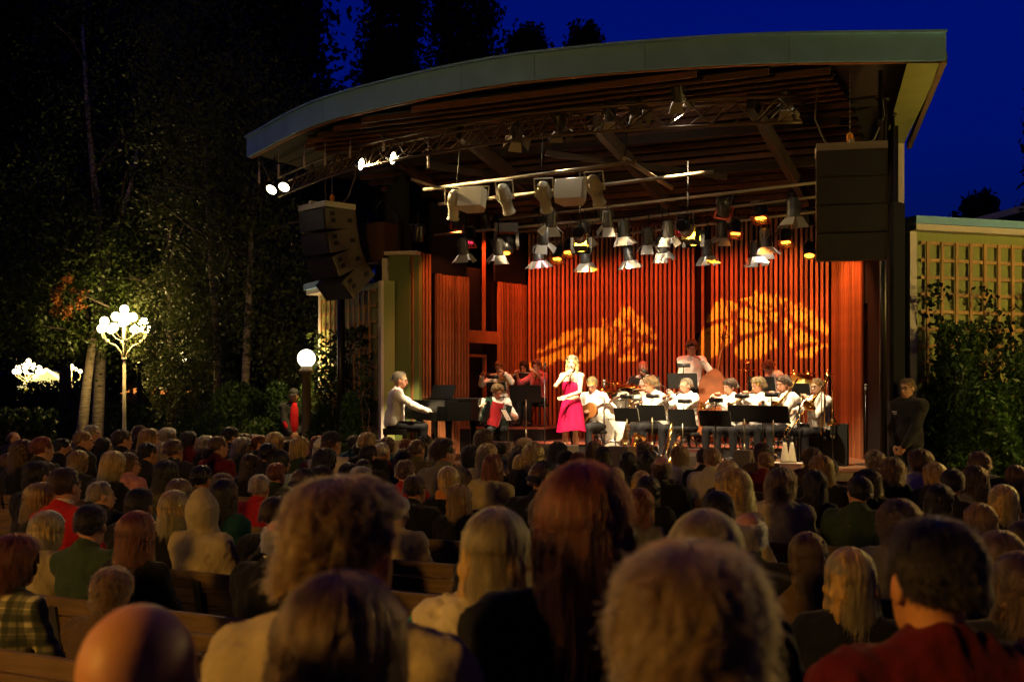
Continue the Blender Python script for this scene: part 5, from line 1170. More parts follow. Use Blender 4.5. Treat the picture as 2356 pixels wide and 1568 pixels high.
# benches: one for each stretch that has people or shows
BW = mat('bench_plank', (.19, .115, .05), .6, rnd=.15, var=.25, vscale=6, stretch=(1, 8, 8), bump=.25, bscale=30)
BL = 2.3
pm = MB().box((0, 0, 0), (BL - .05, .022, .088)).mesh('plank', [BW]); sm_ = MB().box((0, 0, 0), (BL - .05, .095, .03)).mesh('plank', [BW])
lm_ = MB().box((0, -.02, .22), (.05, .40, .05)).box((0, -.2, .39), (.05, .045, .74), RX(R(10))).box((0, .16, .21), (.05, .05, .42)).mesh('bench_leg', [DARKSTEEL()])
nb = 0
for k in sorted(rows):
    s_ = ROW0 + k * PITCH
    for j in range(-8, 6):
        c = N27 * (s_ + .02) + U27 * ((j + .5) * BL + (.4 if k % 2 else 0) - .19 * k)
        if c.y < 2.6: continue
        px = CX + c.x / c.y * FPX
        if px < -250 or px > 2700 or c.y > 14.3: continue
        r = thing('bench', f'slatted wooden bench, {ORD[min(19, nb % 20)]} of its kind', 'bench', (c.x, c.y, 0), -R(27), 'wooden benches in rows')
        r['_k'] = k; r['_px'] = px; nb += 1
        for i in range(3): link('plank', pm, r, T((0, -.225 - i * .017, .56 + i * .098)) @ RX(R(10)))
        for i in range(4): link('plank', sm_, r, T((0, .17 - i * .105, .445)))
        for q_ in (-.8, .8): link('leg', lm_, r, T((q_, 0, 0)))
bb = {}
for o in [o for o in COL.objects if '_k' in o]: bb.setdefault(o['_k'], []).append(o)
for k, L_ in bb.items():
    L_.sort(key=lambda o: o['_px'])
    for i, o in enumerate(L_):
        o['label'] = f'slatted wooden bench, {ORD[i]} from left in the {ORD[maxk - k]} row from the stage'; del o['_k']; del o['_px']
# ------------------------------------------------------------------ the band
Z1, Z2, Z3 = (1300, 1200), (2100, 1200), (2700, 1200)
def pz(t, x, y): return ((t[0] + x / 2.613) * .613542, (t[1] + y / 2.613) * .613542)
SHIRT = (.84, .80, .74)
def stool(label, M, s, h=.45):
    r = thing('stool', label, 'stool', M=M)
    ob('seat', MB().lathe([(.17, h * s - .06), (.18, h * s - .05), (.18, h * s - .012), (.16, h * s - .004)], 18), BLKM(), r)
    for a in range(4): ob('leg', MB().tube([(math.cos(a * 1.57 + .78) * .08, math.sin(a * 1.57 + .78) * .08, h * s - .06), (math.cos(a * 1.57 + .78) * .17, math.sin(a * 1.57 + .78) * .17, 0)], .012, 6), BLK(), r)
def player(label, t, x, y, d, floor, fdir, sit=True, style='short', hcol='brown', shirt=SHIRT, pants=(.012, .012, .014), LH=None, RH=None, lean=.05, side=0., hyaw=0., hpitch=.1, female=False, curl=(.9, .9), pn=(None, None), sleeve=1., seat=True, glass=False, Lp=None, Rp=None, skin=None, jacket=None, dense=0, feet=None, smax=1.12, fat=.010):
    px, py = pz(t, x, y); p = W(px, py, d)
    J = fig(sit, lean, side, LH, RH, hyaw, hpitch, female, Lp=Lp, Rp=Rp, feet=feet); top = J['H'][2] + .128
    s = min(smax, max(.84, (p.z - floor) / top)); z0 = floor
    yw = yaw_to(*fdir); off = Matrix.Rotation(yw, 3, 'Z') @ Vector(J['H']) * s
    M = T((p.x - off.x, p.y - off.y, z0)) @ RZ(yw)
    o = link('person', body_mesh('person', J, .012, curl=curl, pn=pn)); o.matrix_world = M @ Matrix.Diagonal((s, s, s, 1)); o.color = (*(skin or random.choice(SKC)), 1)
    tag(o, label, 'person', 'musicians on the stage')
    link('shirt', top_mesh('shirt', J, .014, fat=fat, sleeve=sleeve, seed=int(x) % 50, amp=.011, ff=24.), o, None, shirt)
    if jacket is not None:
        Jj = dict(J); link('jacket', top_mesh('jacket', Jj, .015, fat=.02, sleeve=.97, collar=False, seed=3), o, None, jacket)
        link('shirt_front', nets_mesh('shirt_front', [el(J['C'] + np.array([0, .135, -.02]), (.055, .03, .2), .02), el(J['P'] + np.array([0, .14, .1]), (.05, .03, .12), .02)], .01), o, None, shirt)
    link('trousers', leg_mesh('trousers', J, .018), o, None, pants); link('shoes', shoe_mesh('shoes', J), o)
    if style != 'none': hair(o, J['HM'], style, HCOL[hcol], 1)
    cl_ = MB(); nb_ = T(Vector(J['N']) - Vector(J['up']) * .01) @ RX(-lean - R(10))
    for sg in (-1, 1):
        cl_.prism([(0, 0), (.062, -.005), (.070, .03), (.02, .045)], -.003, .003, M=nb_ @ T((0, .058, .0)) @ RZ(0 if sg > 0 else math.pi) @ RY(0) @ RX(R(62 * sg)))
    cl_.lathe([(.066, -.015), (.070, .012), (.060, .034), (.056, .03)], 18, nb_, cap=False)
    ob('collar', cl_, CLOTH(), o, None, shirt)
    for s_ in 'LR':
        if sleeve >= 1: ob('cuff', MB().tube([J['W' + s_] - J['D' + s_] * .03, J['W' + s_] - J['D' + s_] * .0], [.046, .044], 10), CLOTH(), o, None, tuple(c * .93 for c in shirt))
    if glass: glasses(o, J['HM'])
    Mw = M @ Matrix.Diagonal((s, s, s, 1))
    if sit and seat: stool('black round stool under the ' + label, M, s)
    return o, Mw, J
def nets_mesh(name, prims, res): V, F = nets(prims, res); return mesh_np(name, V, F, [CLOTH()])
HORN = (-.86, -.50)
def chaikin(P, n=2):
    for _ in range(n): P = [q_ for i in range(len(P)) for q_ in ((.75 * P[i][0] + .25 * P[(i + 1) % len(P)][0], .75 * P[i][1] + .25 * P[(i + 1) % len(P)][1]), (.25 * P[i][0] + .75 * P[(i + 1) % len(P)][0], .25 * P[i][1] + .75 * P[(i + 1) % len(P)][1]))]
    return P
# ---- instruments built in the player's own frame
def V3(*a): return Vector(a)
def bell(mb, a, dirn, r0, r1, L, m=0):
    q_ = Vector(dirn).to_track_quat('Z', 'Y').to_matrix().to_4x4(); mb.lathe([(r0, 0), (r0 * 1.15, L * .4), (r0 * 1.8, L * .7), (r1 * .6, L * .9), (r1, L), (r1 * .96, L + .002), (r0 * 1.5, L * .72)], 16, T(a) @ q_, m, cap=False)
def inst(name, label, cat, Mw, parts, group=None):
    r = thing(name, label, cat, M=Mw, group=group)
    for nm, mb, mt in parts: ob(nm, mb, mt, r)
    return r
def trumpet(label, Mw, J, drop=.14):
    m = Vector(J['HM'] @ Vector((0, .112, -.068))); f = (Vector(J['HM'].to_3x3() @ Vector((0, 1, 0))) * 1 + Vector((0, 0, -drop - .1))).normalized(); s = f.cross(Vector((0, 0, 1))).normalized(); u = s.cross(f)
    lp = MB().tube([m, m + f * .10, m + f * .36, m + f * .39 - u * .03, m + f * .36 - u * .06, m + f * .12 - u * .06, m + f * .08 - u * .03, m + f * .12 + s * .025, m + f * .28 + s * .02], .0065, 8).lathe([(.012, -.004), (.006, .03)], 8, T(m) @ f.to_track_quat('Z', 'Y').to_matrix().to_4x4())
    bm = MB(); bell(bm, m + f * .24 + s * .01, f, .008, .06, .26)
    vm = MB()
    for k in range(3): vm.tube([m + f * (.17 + k * .03) + u * .04, m + f * (.17 + k * .03) - u * .1], .011, 8)
    return inst('trumpet', label, 'trumpet', Mw, [('tubing', lp, BRASS()), ('bell', bm, BRASS()), ('valves', vm, STEEL())]), m, f
def trombone(label, Mw, m, f, ext=.62, up=None):
    f = f.normalized(); s = f.cross(Vector((0, 0, 1))).normalized(); u = s.cross(f)
    sl = MB().tube([m, m + f * (.3 + ext), m + f * (.34 + ext) - u * .04, m + f * (.3 + ext) - u * .08, m + f * .12 - u * .08, m - f * .05 - u * .08], .008, 8).tube([m + f * .12, m + f * .12 - u * .08], .006, 6).tube([m + f * .3, m + f * .3 - u * .08], .006, 6)
    bs = MB().tube([m - f * .05 - u * .08, m - f * .3 - u * .08 - s * .02, m - f * .36 - s * .06 - u * .04, m - f * .33 - s * .11, m - f * .05 - s * .12], [.008, .009, .011, .012, .014], 8)
    bm = MB(); bell(bm, m - f * .07 - s * .12, f, .014, .105, .38)
    return inst('trombone', label, 'trombone', Mw, [('slide', sl, BRASS()), ('tuning_section', bs, BRASS()), ('bell', bm, BRASS())])

# pianist and grand piano
o, Mw, J = player('grey-haired pianist in white shirt with glasses at the piano', Z1, 525, 503, 17.5, .75, (.95, .12), style='short', hcol='grey', LH=[-.16, .56, .70], RH=[.16, .56, .70], lean=.12, hyaw=-.1, hpitch=.1, glass=True, seat=False, curl=(.5, .5), pn=((0, 0, -1), (0, 0, -1)), skin=(.50, .23, .14))
pb = thing('piano_bench', 'black padded piano bench under the pianist', 'bench', M=T((0, 0, 0)) @ Matrix.LocRotScale(Mw.translation, Mw.to_quaternion(), None))
ob('cushion', MB().box((0, .02, .45), (.5, .36, .08)), BLKM(), pb)
for sx in (-1, 1):
    for sy in (-1, 1): ob('leg', MB().box((sx * .21, .02 + sy * .14, .2), (.045, .045, .42)), BLK(), pb)
PM = T((*Mw.translation.xy, .75)) @ RZ(yaw_to(.88, .47)) @ T((-.0, .56, 0)) @ Matrix.Diagonal((.92, .8, 1, 1))
LAQ = mat('piano_lacquer', (.004, .004, .005), .4, spec=.12)
gp_ = thing('grand_piano', 'black grand piano with lowered lid at the left of the stage', 'piano', M=PM)
outl = [(-.72, 0), (.72, 0), (.72, .55), (.55, .8), (.2, 1.0), (-.1, 1.35), (-.4, 1.5), (-.72, 1.4)]
ob('case', MB().prism(outl, .62, .93), LAQ, gp_); ob('lid', MB().prism([(x * 1.01, y * 1.01 + .28 if y == 0 else y * 1.01) for x, y in outl], .935, .958), LAQ, gp_)
ob('music_desk', MB().box((0, .34, 1.06), (.9, .02, .22), RX(R(-20))), LAQ, gp_)
ob('key_slip', MB().box((0, -.135, .69), (1.44, .03, .13)), LAQ, gp_)
for sx in (-1, 1): ob('cheek_block', MB().box((sx * .685, -.05, .73), (.07, .2, .22)), LAQ, gp_)
kb = ob('keyboard', MB().box((0, .06, .712), (1.23, .15, .018)), mat('ivory', (.7, .66, .55), .35), gp_)
kb.location.y -= .09
kk = MB()
for i in range(36):
    if i % 7 not in (2, 6): kk.box((-.6 + i * .0342, .0, .728), (.011, .09, .012))
tag(ob('black_keys', kk, BLK(), kb), kind='stuff')
for (x, y) in ((-.6, .15), (.6, .15), (-.35, 1.2)): ob('leg', MB().lathe([(.035, 0), (.03, .06), (.05, .12), (.06, .5), (.075, .62)], 12, T((x, y, 0))), LAQ, gp_)
ob('pedal_lyre', MB().box((0, .2, .3), (.05, .04, .6)).box((0, .15, .08), (.24, .1, .05)), LAQ, gp_)

# accordionist
o, Mw, J = player('accordionist bending his head over a red and green accordion', Z1, 1480, 628, 18.3, .75, (.15, -.98), style='curlshort', hcol='light brown', lean=.10, side=-.08, hpitch=.42, hyaw=.3, LH=[-.31, .32, .76], RH=[.30, .36, .90], curl=(.8, .7), skin=(.50, .23, .14))
AM = Mw @ T((0.02, .30, .78)) @ RY(R(-14)); ac = thing('accordion', 'black and green piano accordion with red bellows', 'accordion', M=AM)
ob('treble_case', MB().box((.19, 0, .02), (.12, .2, .46)), mat('green_pearl', (.02, .05, .035), .15, coat=.5), ac)
ob('keyboard', MB().box((.275, .03, .02), (.05, .12, .40)), mat('ivory', (.7, .66, .55), .35), ac)
bm = MB()
for i in range(9): bm.box((-.08 + i * .024, 0, 0), (.012, .19 - .02 * (i % 2), .42))
ob('bellows', bm, mat('red_bellows', (.45, .02, .03), .5), ac); ob('bass_case', MB().box((-.19, 0, 0), (.11, .2, .42)), mat('black_pearl', (.02, .03, .025), .15, coat=.5), ac)
ob('grille', MB().prism([(-.06, -.19), (.02, -.19), (.05, .0), (.0, .2), (-.05, .2)], .1, .115, M=T((.17, -.0, 0)) @ RX(R(90)) @ RY(R(180))), mat('chrome', (.7, .68, .6), .15, 1.), ac)
ob('strap', MB().tube([(-.1, -.1, .2), (-.14, -.25, .26), (-.12, -.4, .1)], .018, 6).tube([(.1, -.1, .2), (.12, -.25, .28), (.12, -.4, .1)], .018, 6), BLKM(), ac)

# violinists
def violin(label, Mw, J, name='violin', sg=1):
    c = Vector(J['N']) + Vector((-.10, .12, .0)); dirv = Vector((-.62, .75, -.22)).normalized(); s = dirv.cross(Vector((0, 0, 1))).normalized(); n = s.cross(dirv)
    Rm = Matrix((s, dirv, n)).transposed().to_4x4(); Rm = T(c) @ Rm
    outl = [(0, 0), (.06, .01), (.10, .06), (.095, .12), (.06, .16), (.055, .2), (.078, .25), (.08, .3), (.05, .345), (0, .355)]; outl = outl + [(-x, y) for x, y in outl[-2:0:-1]]
    wd_ = mat('violin_varnish', (.32, .10, .025), .25, coat=.4)
    h = Vector(J['WR']) + Vector(J['DR']) * .08; tip = c + dirv * .2 + n * .05 - s * .12; e = h + (tip - h).normalized() * .68
    inst(name, label, 'violin', Mw, [('body', MB().prism(chaikin(outl), -.02, .02, M=Rm), wd_), ('neck', MB().tube([Rm @ Vector((0, .34, .03)), Rm @ Vector((0, .56, .035)), Rm @ Vector((0, .6, .0))], [.012, .011, .014], 6).prism([(-.015, .1), (.015, .1), (.012, .5), (-.012, .5)], .03, .038, M=Rm), BLK())])
    inst('violin_bow', 'thin bow held by the ' + label, 'bow', Mw, [('stick', MB().tube([h, (h + e) / 2 + n * .01, e], .004, 5), wd_), ('hair', MB().tube([h - n * .015, e - n * .01], .0022, 4), mat('horsehair', (.6, .55, .45), .7))])
o, Mw, J = player('violinist in white shirt playing behind the accordionist', Z1, 1492, 398, 20.2, 1.2, (-.5, -.85), style='short', hcol='light brown', LH=[-.33, .42, 1.05], RH=[.22, .38, 1.0], lean=.08, hpitch=.38, hyaw=.3, curl=(1.1, .8))
violin('violin held by the man in white shirt', Mw, J)
o, Mw, J = player('red-lit woman violinist with tied hair in the back row', Z1, 1862, 386, 20.0, 1.2, (-.7, -.7), style='bun', hcol='auburn', female=True, shirt=(.55, .10, .12), LH=[-.30, .42, 1.05], RH=[.26, .36, 1.02], lean=.06, hpitch=.25, hyaw=.35, sleeve=.3, skin=(.52, .24, .16))
violin('violin held by the red-lit woman', Mw, J)
player('dark-haired musician half hidden in shadow between the violinists', Z1, 1738, 400, 20.9, 1.2, (-.3, -.9), style='bob', hcol='black', female=True, shirt=(.01, .01, .012), lean=.05, hpitch=.3)

# ---- the singer
px, py = pz(Z2, 112, 350); d = 17.75; p = W(px, py, d)
J = fig(False, .0, -.02, LH=[.06, .24, 1.03], RH=[.05, .215, 1.395], hyaw=.0, hpitch=-.06, female=True, Lp=[-1, -.3, -.25], Rp=[.9, -.1, -.9], feet={'L': ((-.07, .03, .49), (-.06, -.02, .10)), 'R': ((.10, .05, .49), (.11, .0, .10))})
s = (p.z - .75) / (J['H'][2] + .125); yw = yaw_to(-.18, -.98); M = T((p.x, p.y, .75)) @ RZ(yw) @ Matrix.Diagonal((s, s, s, 1))
sg_ = link('person', body_mesh('person', J, .0095, bare=True, curl=(.35, 1.3), pn=((.2, .8, .5), (-.8, -.6, 0)), legs=True)); sg_.matrix_world = M; sg_.color = (.66, .40, .28, 1)
tag(sg_, 'blond singer in strapless raspberry dress holding a microphone', 'person', 'musicians on the stage')
rings = [(1.30, .130, .10, 0), (1.26, .150, .118, .0), (1.20, .160, .128, 0), (1.12, .142, .108, 0), (1.04, .135, .1, 0), (.96, .160, .115, 0), (.86, .192, .138, .004), (.74, .205, .15, .008), (.6, .225, .165, .012), (.47, .245, .18, .016)]
V = []; nr = 48
for (z, a, b, w) in rings:
    a = a * (.95 if z < .9 else 1)
    for j in range(nr):
        th = 2 * math.pi * j / nr; k = 1 + w / .2 * math.sin(th * 7 + z * 3); V.append((math.cos(th) * a * k, math.sin(th) * b * k - .005, z + (.02 * math.cos(th) ** 2 if z > 1.29 else 0) - (.02 * math.sin(th * 2 + .6) if z < .5 else 0)))
Fq = [(i * nr + j, (i + 1) * nr + j, (i + 1) * nr + (j + 1) % nr, i * nr + (j + 1) % nr) for i in range(len(rings) - 1) for j in range(nr)]
DRS = mat('raspberry_lace', (.62, .006, .085), .6, var=.35, vscale=38, stretch=(1, 1, 2.2), bump=1.0, bscale=55, spec=.15)
link('dress', mesh_np('dress', V, Fq, [DRS]), sg_)
hair(sg_, J['HM'], 'long', HCOL['pale blond'], 1, 1.02); link('shoes', shoe_mesh('shoes', J), sg_)
h = Vector(J['WR']) + Vector(J['DR']) * .07; mo = Vector(J['HM'] @ Vector((0, .125, -.06))); ax_ = (mo - h).normalized()
inst('microphone', 'silver hand microphone held by the singer', 'microphone', M, [('handle', MB().tube([h - ax_ * .12, h, mo - ax_ * .03], [.012, .014, .018], 10), STEEL()), ('grille', MB().sphere(mo, .024, 12, 8), DARKSTEEL())])

# guitarist, drummer, reeds
o, Mw, J = player('blond guitarist in white shirt seated behind the singer', Z2, 312, 556, 18.2, .75, (-.6, -.8), style='short', hcol='blond', LH=[-.36, .28, .92], RH=[.05, .26, .74], lean=.14, hpitch=.45, hyaw=.25, skin=(.50, .23, .14))
gb = [(0, -.24), (.13, -.22), (.18, -.1), (.14, .02), (.1, .07), (.13, .16), (.09, .24), (0, .26)]; gb += [(-x, y) for x, y in gb[-2:0:-1]]
GM = T((.06, .26, .72)) @ RX(R(90)) @ RZ(R(68)); inst('guitar', 'small wooden guitar on the lap of the blond guitarist', 'guitar', Mw, [('body', MB().prism(chaikin(gb), -.035, .035, M=GM), mat('guitar_wood', (.22, .09, .025), .3, coat=.3)), ('neck', MB().box((0, .48, .02), (.045, .5, .025), None).v and MB().prism([(-.022, .22), (.022, .22), (.02, .72), (-.02, .72)], .0, .03, M=GM), mat('dark_neck', (.06, .03, .02), .4))])
o, Mw, J = player('bald drummer in black jacket and white shirt', Z2, 812, 393, 19.3, .96, (-.45, -.88), style='none', hcol='dark', jacket=(.012, .012, .013), LH=[-.22, .46, .84], RH=[.24, .46, .84], lean=.12, hpitch=.35, hyaw=.1, skin=(.52, .24, .16))
for sd in ('L', 'R'):
    a = Vector(J['W' + sd]) + Vector(J['D' + sd]) * .06; inst('drumstick', 'drumstick in the %s hand of the bald drummer' % ('left' if sd == 'L' else 'right'), 'drumstick', Mw, [('stick', MB().tube([a - Vector((0, .1, 0)), a + Vector((.1 if sd == 'L' else -.1, .3, -.02))], [.007, .004], 6), mat('pale_wood', (.6, .45, .25), .5))])
o, Mw, J = player('blond woodwind player leaning forward beside the drums', Z2, 880, 553, 17.9, .75, (-.9, -.35), style='messy', hcol='light brown', LH=[-.08, .34, .96], RH=[.06, .38, .84], lean=.28, hpitch=.3, curl=(1.1, 1.1), skin=(.50, .23, .14))
m = Vector(J['HM'] @ Vector((0, .115, -.07))); inst('clarinet', 'black clarinet of the leaning woodwind player', 'clarinet', Mw, [('pipe', MB().tube([m, m + Vector((.0, .16, -.28)), m + Vector((0, .27, -.5))], [.01, .013, .014], 8), BLK()), ('bell', MB().lathe([(.014, 0), (.02, .04), (.035, .08)], 12, T(m + Vector((0, .27, -.5))) @ Vector((0, .4, -.9)).to_track_quat('Z', 'Y').to_matrix().to_4x4(), cap=False), BLK()), ('keys', MB().tube([m + Vector((.015, .1, -.16)), m + Vector((.015, .24, -.43))], .005, 6), STEEL())])
o, Mw, J = player('flute player with glasses and short red-lit hair', Z2, 1232, 566, 17.7, .75, HORN, style='short', hcol='grey', LH=[-.02, .34, 1.03], RH=[.06, .44, .98], lean=.06, hpitch=.12, glass=True, curl=(1.1, 1.1), Rp=[.6, .2, -1], skin=(.52, .24, .16))
m = Vector(J['HM'] @ Vector((0, .118, -.07))); inst('soprano_pipe', 'slim silver pipe played by the man with glasses', 'flute', Mw, [('pipe', MB().tube([m, m + Vector((.0, .34, -.15)), m + Vector((0, .56, -.25))], [.008, .012, .013], 8), STEEL()), ('bell', MB().lathe([(.013, 0), (.018, .05), (.034, .09)], 12, T(m + Vector((0, .56, -.25))) @ Vector((0, .9, -.4)).to_track_quat('Z', 'Y').to_matrix().to_4x4(), cap=False), STEEL())])
# trumpets and trombones
for (t, x, y, d, lab, st, hc_, tl) in ((Z2, 1662, 577, 17.35, 'curly-haired trumpeter in white shirt left of the other', 'curlshort', 'dark', 'brass trumpet pointing down left in front of the double bass'), (Z2, 1936, 558, 17.05, 'blond trumpeter with swept hair in the middle of the brass', 'messy', 'blond', 'brass trumpet of the blond trumpeter')):
    o, Mw, J = player(lab, t, x, y, d, .75, HORN, style=st, hcol=hc_, LH=[-.05, .34, 1.0], RH=[.05, .32, 1.04], lean=.04, hpitch=.22, curl=(1.2, 1.2), Lp=[-1, .1, -.8], Rp=[1, .1, -.8], skin=(.50, .23, .14))
    trumpet(tl, Mw, J)
o, Mw, J = player('dark-haired trombonist second from the right', Z3, 618, 543, 16.8, .75, HORN, style='messy', hcol='dark', LH=[-.02, .24, .98], RH=[.0, .48, .9], lean=.04, hpitch=.15, curl=(1.2, 1.0), skin=(.50, .23, .14))
trombone('shiny trombone resting across the dark-haired player', Mw, Vector(J['HM'] @ Vector((0, .06, -.12))), Vector((-.12, .75, -.62)), .25)
o, Mw, J = player('short-haired trombonist at the right end of the band', Z3, 948, 568, 16.45, .75, HORN, style='short', hcol='light brown', LH=[-.02, .26, .98], RH=[.02, .5, .82], lean=.05, hpitch=.1, hyaw=.15, curl=(1.2, 1.0), skin=(.5, .28, .18))
trombone('brass trombone with long slide pointing down toward the audience', Mw, Vector(J['HM'] @ Vector((0, .115, -.07))), Vector((-.10, .70, -.62)), .58)
p = W(*pz(Z3, 1105, 850), 16.2); ts = thing('stand_trombone', 'trombone standing bell down beside the right trombonist', 'trombone', (p.x, p.y, .75))
bm = MB(); bell(bm, V3(0, 0, .95), (0, 0, -1), .013, .11, .36)
ob('bell', bm, BRASS(), ts); ob('slide_tubes', MB().tube([(0, 0, .95), (0, 0, 1.22), (-.03, 0, 1.3), (-.09, 0, 1.3), (-.12, 0, 1.22), (-.12, 0, .5)], .009, 8).tube([(-.16, .02, 1.1), (-.16, .02, .45)], .007, 6), BRASS(), ts)
ob('stand', MB().tube([(0, 0, .62), (0, 0, .1)], .01, 6).tube([(0, 0, .1), (.2, .1, 0)], .008, 5).tube([(0, 0, .1), (-.2, .1, 0)], .008, 5).tube([(0, 0, .1), (0, -.2, 0)], .008, 5), BLK(), ts)
# double bass and its player
o, Mw, J = player('laughing dark-haired bassist in white shirt', Z2, 1290, 163, 19.0, .96, (-.25, -.97), sit=False, style='messy', hcol='dark', LH=[-.17, .24, 1.36], RH=[.02, .34, 1.06], lean=.03, hpitch=.32, hyaw=.25, curl=(1.2, .8), smax=1.0, Lp=[-1, -.1, -1.2], fat=-.004, skin=(.50, .23, .14))
p = W(*pz(Z2, 1405, 620), 18.7); BM = T((p.x, p.y, .96)) @ RZ(yaw_to(-.35, -.94)) @ RY(R(-9)) @ RX(R(7))
db = thing('double_bass', 'brown double bass with scroll rising above the player', 'double bass', M=BM)
bo = [(0, .12), (.2, .13), (.31, .25), (.32, .42), (.24, .58), (.17, .68), (.2, .8), (.24, .93), (.2, 1.08), (.08, 1.2), (.03, 1.24)]; bo += [(-x, y) for x, y in bo[::-1]][:-1]
BV = mat('bass_varnish', (.19, .05, .009), .5, var=.35, vscale=5, spec=.2)
ob('body', MB().prism(chaikin(bo), -.1, .1, M=RX(R(90))), BV, db); ob('neck', MB().tube([(0, -.1, 1.18), (0, -.12, 1.5), (0, -.11, 1.78)], [.03, .024, .022], 8), BV, db)
ob('scroll', MB().tube([(0, -.11, 1.76), (0, -.07, 1.9), (0, -.1, 1.98), (0, -.15, 1.95), (0, -.13, 1.91)], [.03, .03, .03, .026, .02], 8).tube([(-.08, -.09, 1.85), (.08, -.09, 1.85)], .01, 6).tube([(-.08, -.09, 1.8), (.08, -.09, 1.8)], .01, 6), BV, db)
ob('fingerboard', MB().beam((0, -.15, .78), (0, -.15, 1.77), .05, .012, up=(0, 1, 0)), BLK(), db)
ob('bridge', MB().box((0, -.13, .56), (.12, .02, .1)), mat('pale_wood', (.6, .45, .25), .5), db); ob('tailpiece', MB().beam((0, -.14, .18), (0, -.15, .48), .06, .012, up=(0, 1, 0)), BLK(), db)
stm = MB()
for k in range(4): stm.tube([(-.018 + k * .012, -.155, .45), (-.018 + k * .012, -.17, .6), (-.012 + k * .008, -.165, 1.77)], .002, 4)
tag(ob('strings', stm, STEEL(), db), kind='stuff'); ob('end_pin', MB().tube([(0, 0, .13), (0, 0, 0)], .01, 6), STEEL(), db)
fh = MB()
for sx in (-1, 1): fh.tube([(sx * .1, -.103, .66), (sx * .115, -.103, .6), (sx * .1, -.103, .54), (sx * .12, -.103, .48)], .007, 5)
tag(ob('sound_holes', fh, BLK(), db), kind='stuff')
# percussionist bending down at the back right
player('percussionist in white shirt bending down in the back row', Z2, 2040, 400, 18.5, .96, (-.85, -.35), sit=False, style='curlshort', hcol='auburn', LH=[-.15, .5, .95], RH=[.2, .5, .95], lean=.62, hpitch=.7, smax=1.0, skin=(.6, .28, .2))

# ---- drums and cymbals
CHR = mat('chrome', (.7, .68, .6), .15, 1.); HEAD = mat('drum_head', (.72, .68, .58), .5)
def drum(name, label, loc, axis, r, L, shell, legs=True, floor=.75):
    q_ = Vector(axis).to_track_quat('Z', 'Y').to_matrix().to_4x4(); M_ = T(loc) @ q_; t = thing(name, label, 'drum', M=M_)
    ob('shell', MB().lathe([(r, -L / 2), (r, L / 2)], 24, cap=False), shell, t); ob('front_head', MB().lathe([(.0001, L / 2), (r * .98, L / 2)], 24, cap=False), HEAD, t); ob('rear_head', MB().lathe([(.0001, -L / 2), (r * .98, -L / 2)], 24, cap=False), HEAD, t)
    for z in (-L / 2, L / 2): ob('hoop', MB().tube([(math.cos(a) * r * 1.02, math.sin(a) * r * 1.02, z) for a in np.linspace(0, 6.2832, 25)], .012, 6), CHR, t)
    if legs:
        Mi = M_.inverted()
        for k in range(3): a = k * 2.09 + .4; pw = Vector(loc) + Vector((math.cos(a) * r * .9, math.sin(a) * r * .9, 0)); ob('leg', MB().tube([Mi @ pw, Mi @ Vector((pw.x, pw.y, floor))], .01, 6), CHR, t)
    return t
SPK_ = mat('sparkle_shell', (.25, .23, .2), .2, .5)
p = W(*pz(Z2, 540, 880), 18.7); bd = drum('bass_drum', 'big bass drum with white head behind the guitarist', (p.x, p.y, .96 + .29), (-.45, -.88, .05), .29, .36, SPK_)
lo = bpy.data.curves.new('drum_lettering', 'FONT'); lo.body = 'Premier'; lo.size = .085; lo.extrude = .001; lo.align_x = 'CENTER'
def text_mesh(o_name, cu, parent, Mx, mt):
    tmp = bpy.data.objects.new('tmp', cu); COL.objects.link(tmp); dg = bpy.context.evaluated_depsgraph_get(); me = bpy.data.meshes.new_from_object(tmp.evaluated_get(dg)); bpy.data.objects.remove(tmp)
    me.materials.clear(); me.materials.append(mt); return link(o_name, me, parent, Mx)
text_mesh('lettering', lo, bd, T((0, .08, .185)) , BLKM())
p = W(*pz(Z2, 660, 800), 18.9); drum('snare_drum', 'small chrome drum in front of the bald drummer', (p.x, p.y, 1.62), (-.1, -.3, .95), .16, .13, CHR, True, .96)
p = W(*pz(Z2, 770, 770), 18.9); drum('tom_drum', 'chrome tom drum right of the snare', (p.x, p.y, 1.66), (-.2, -.4, .9), .14, .2, SPK_, True, .96)
p = W(*pz(Z2, 600, 780), 18.8); drum('tom_drum', 'tom drum mounted above the bass drum', (p.x, p.y, 1.66), (-.2, -.4, .9), .15, .2, SPK_, True, .96)
p = W(*pz(Z2, 512, 1125), 17.2); drum('hand_drum', 'round white-headed small drum standing at the edge of the band', (p.x, p.y, .75 + .16), (-.1, -.98, .1), .155, .07, SPK_, False)
p = W(*pz(Z2, 1800, 690), 18.7); drum('tom_drum', 'red-lit percussion drum behind the trumpeters', (p.x, p.y, 1.5), (0, -.1, .99), .2, .3, mat('red_shell', (.4, .03, .05), .3), True, .96)
p = W(*pz(Z3, 700, 700), 18.2); drum('conga_drum', 'tall percussion drum behind the trombonists', (p.x, p.y, 1.38), (0, 0, 1), .17, .6, SPK_, True, .96)
def cymbal(label, t, x, y, d, r, floor, mt, tilt=(0, 0, 1)):
    p = W(*pz(t, x, y), d); q_ = Vector(tilt).to_track_quat('Z', 'Y').to_matrix().to_4x4(); c = thing('cymbal', label, 'cymbal', (p.x, p.y, floor))
    ob('disc', MB().lathe([(.001, .03), (r * .18, .022), (r * .24, .008), (r, -.008), (r, -.010), (r * .2, .004)], 24, T((0, 0, p.z - floor)) @ q_, cap=False), mt, c)
    ob('stand', MB().tube([(0, 0, p.z - floor + .05), (0, 0, .35)], .01, 6).tube([(0, 0, .35), (.25, .1, 0)], .009, 5).tube([(0, 0, .35), (-.22, .15, 0)], .009, 5).tube([(0, 0, .35), (0, -.27, 0)], .009, 5), CHR, c)
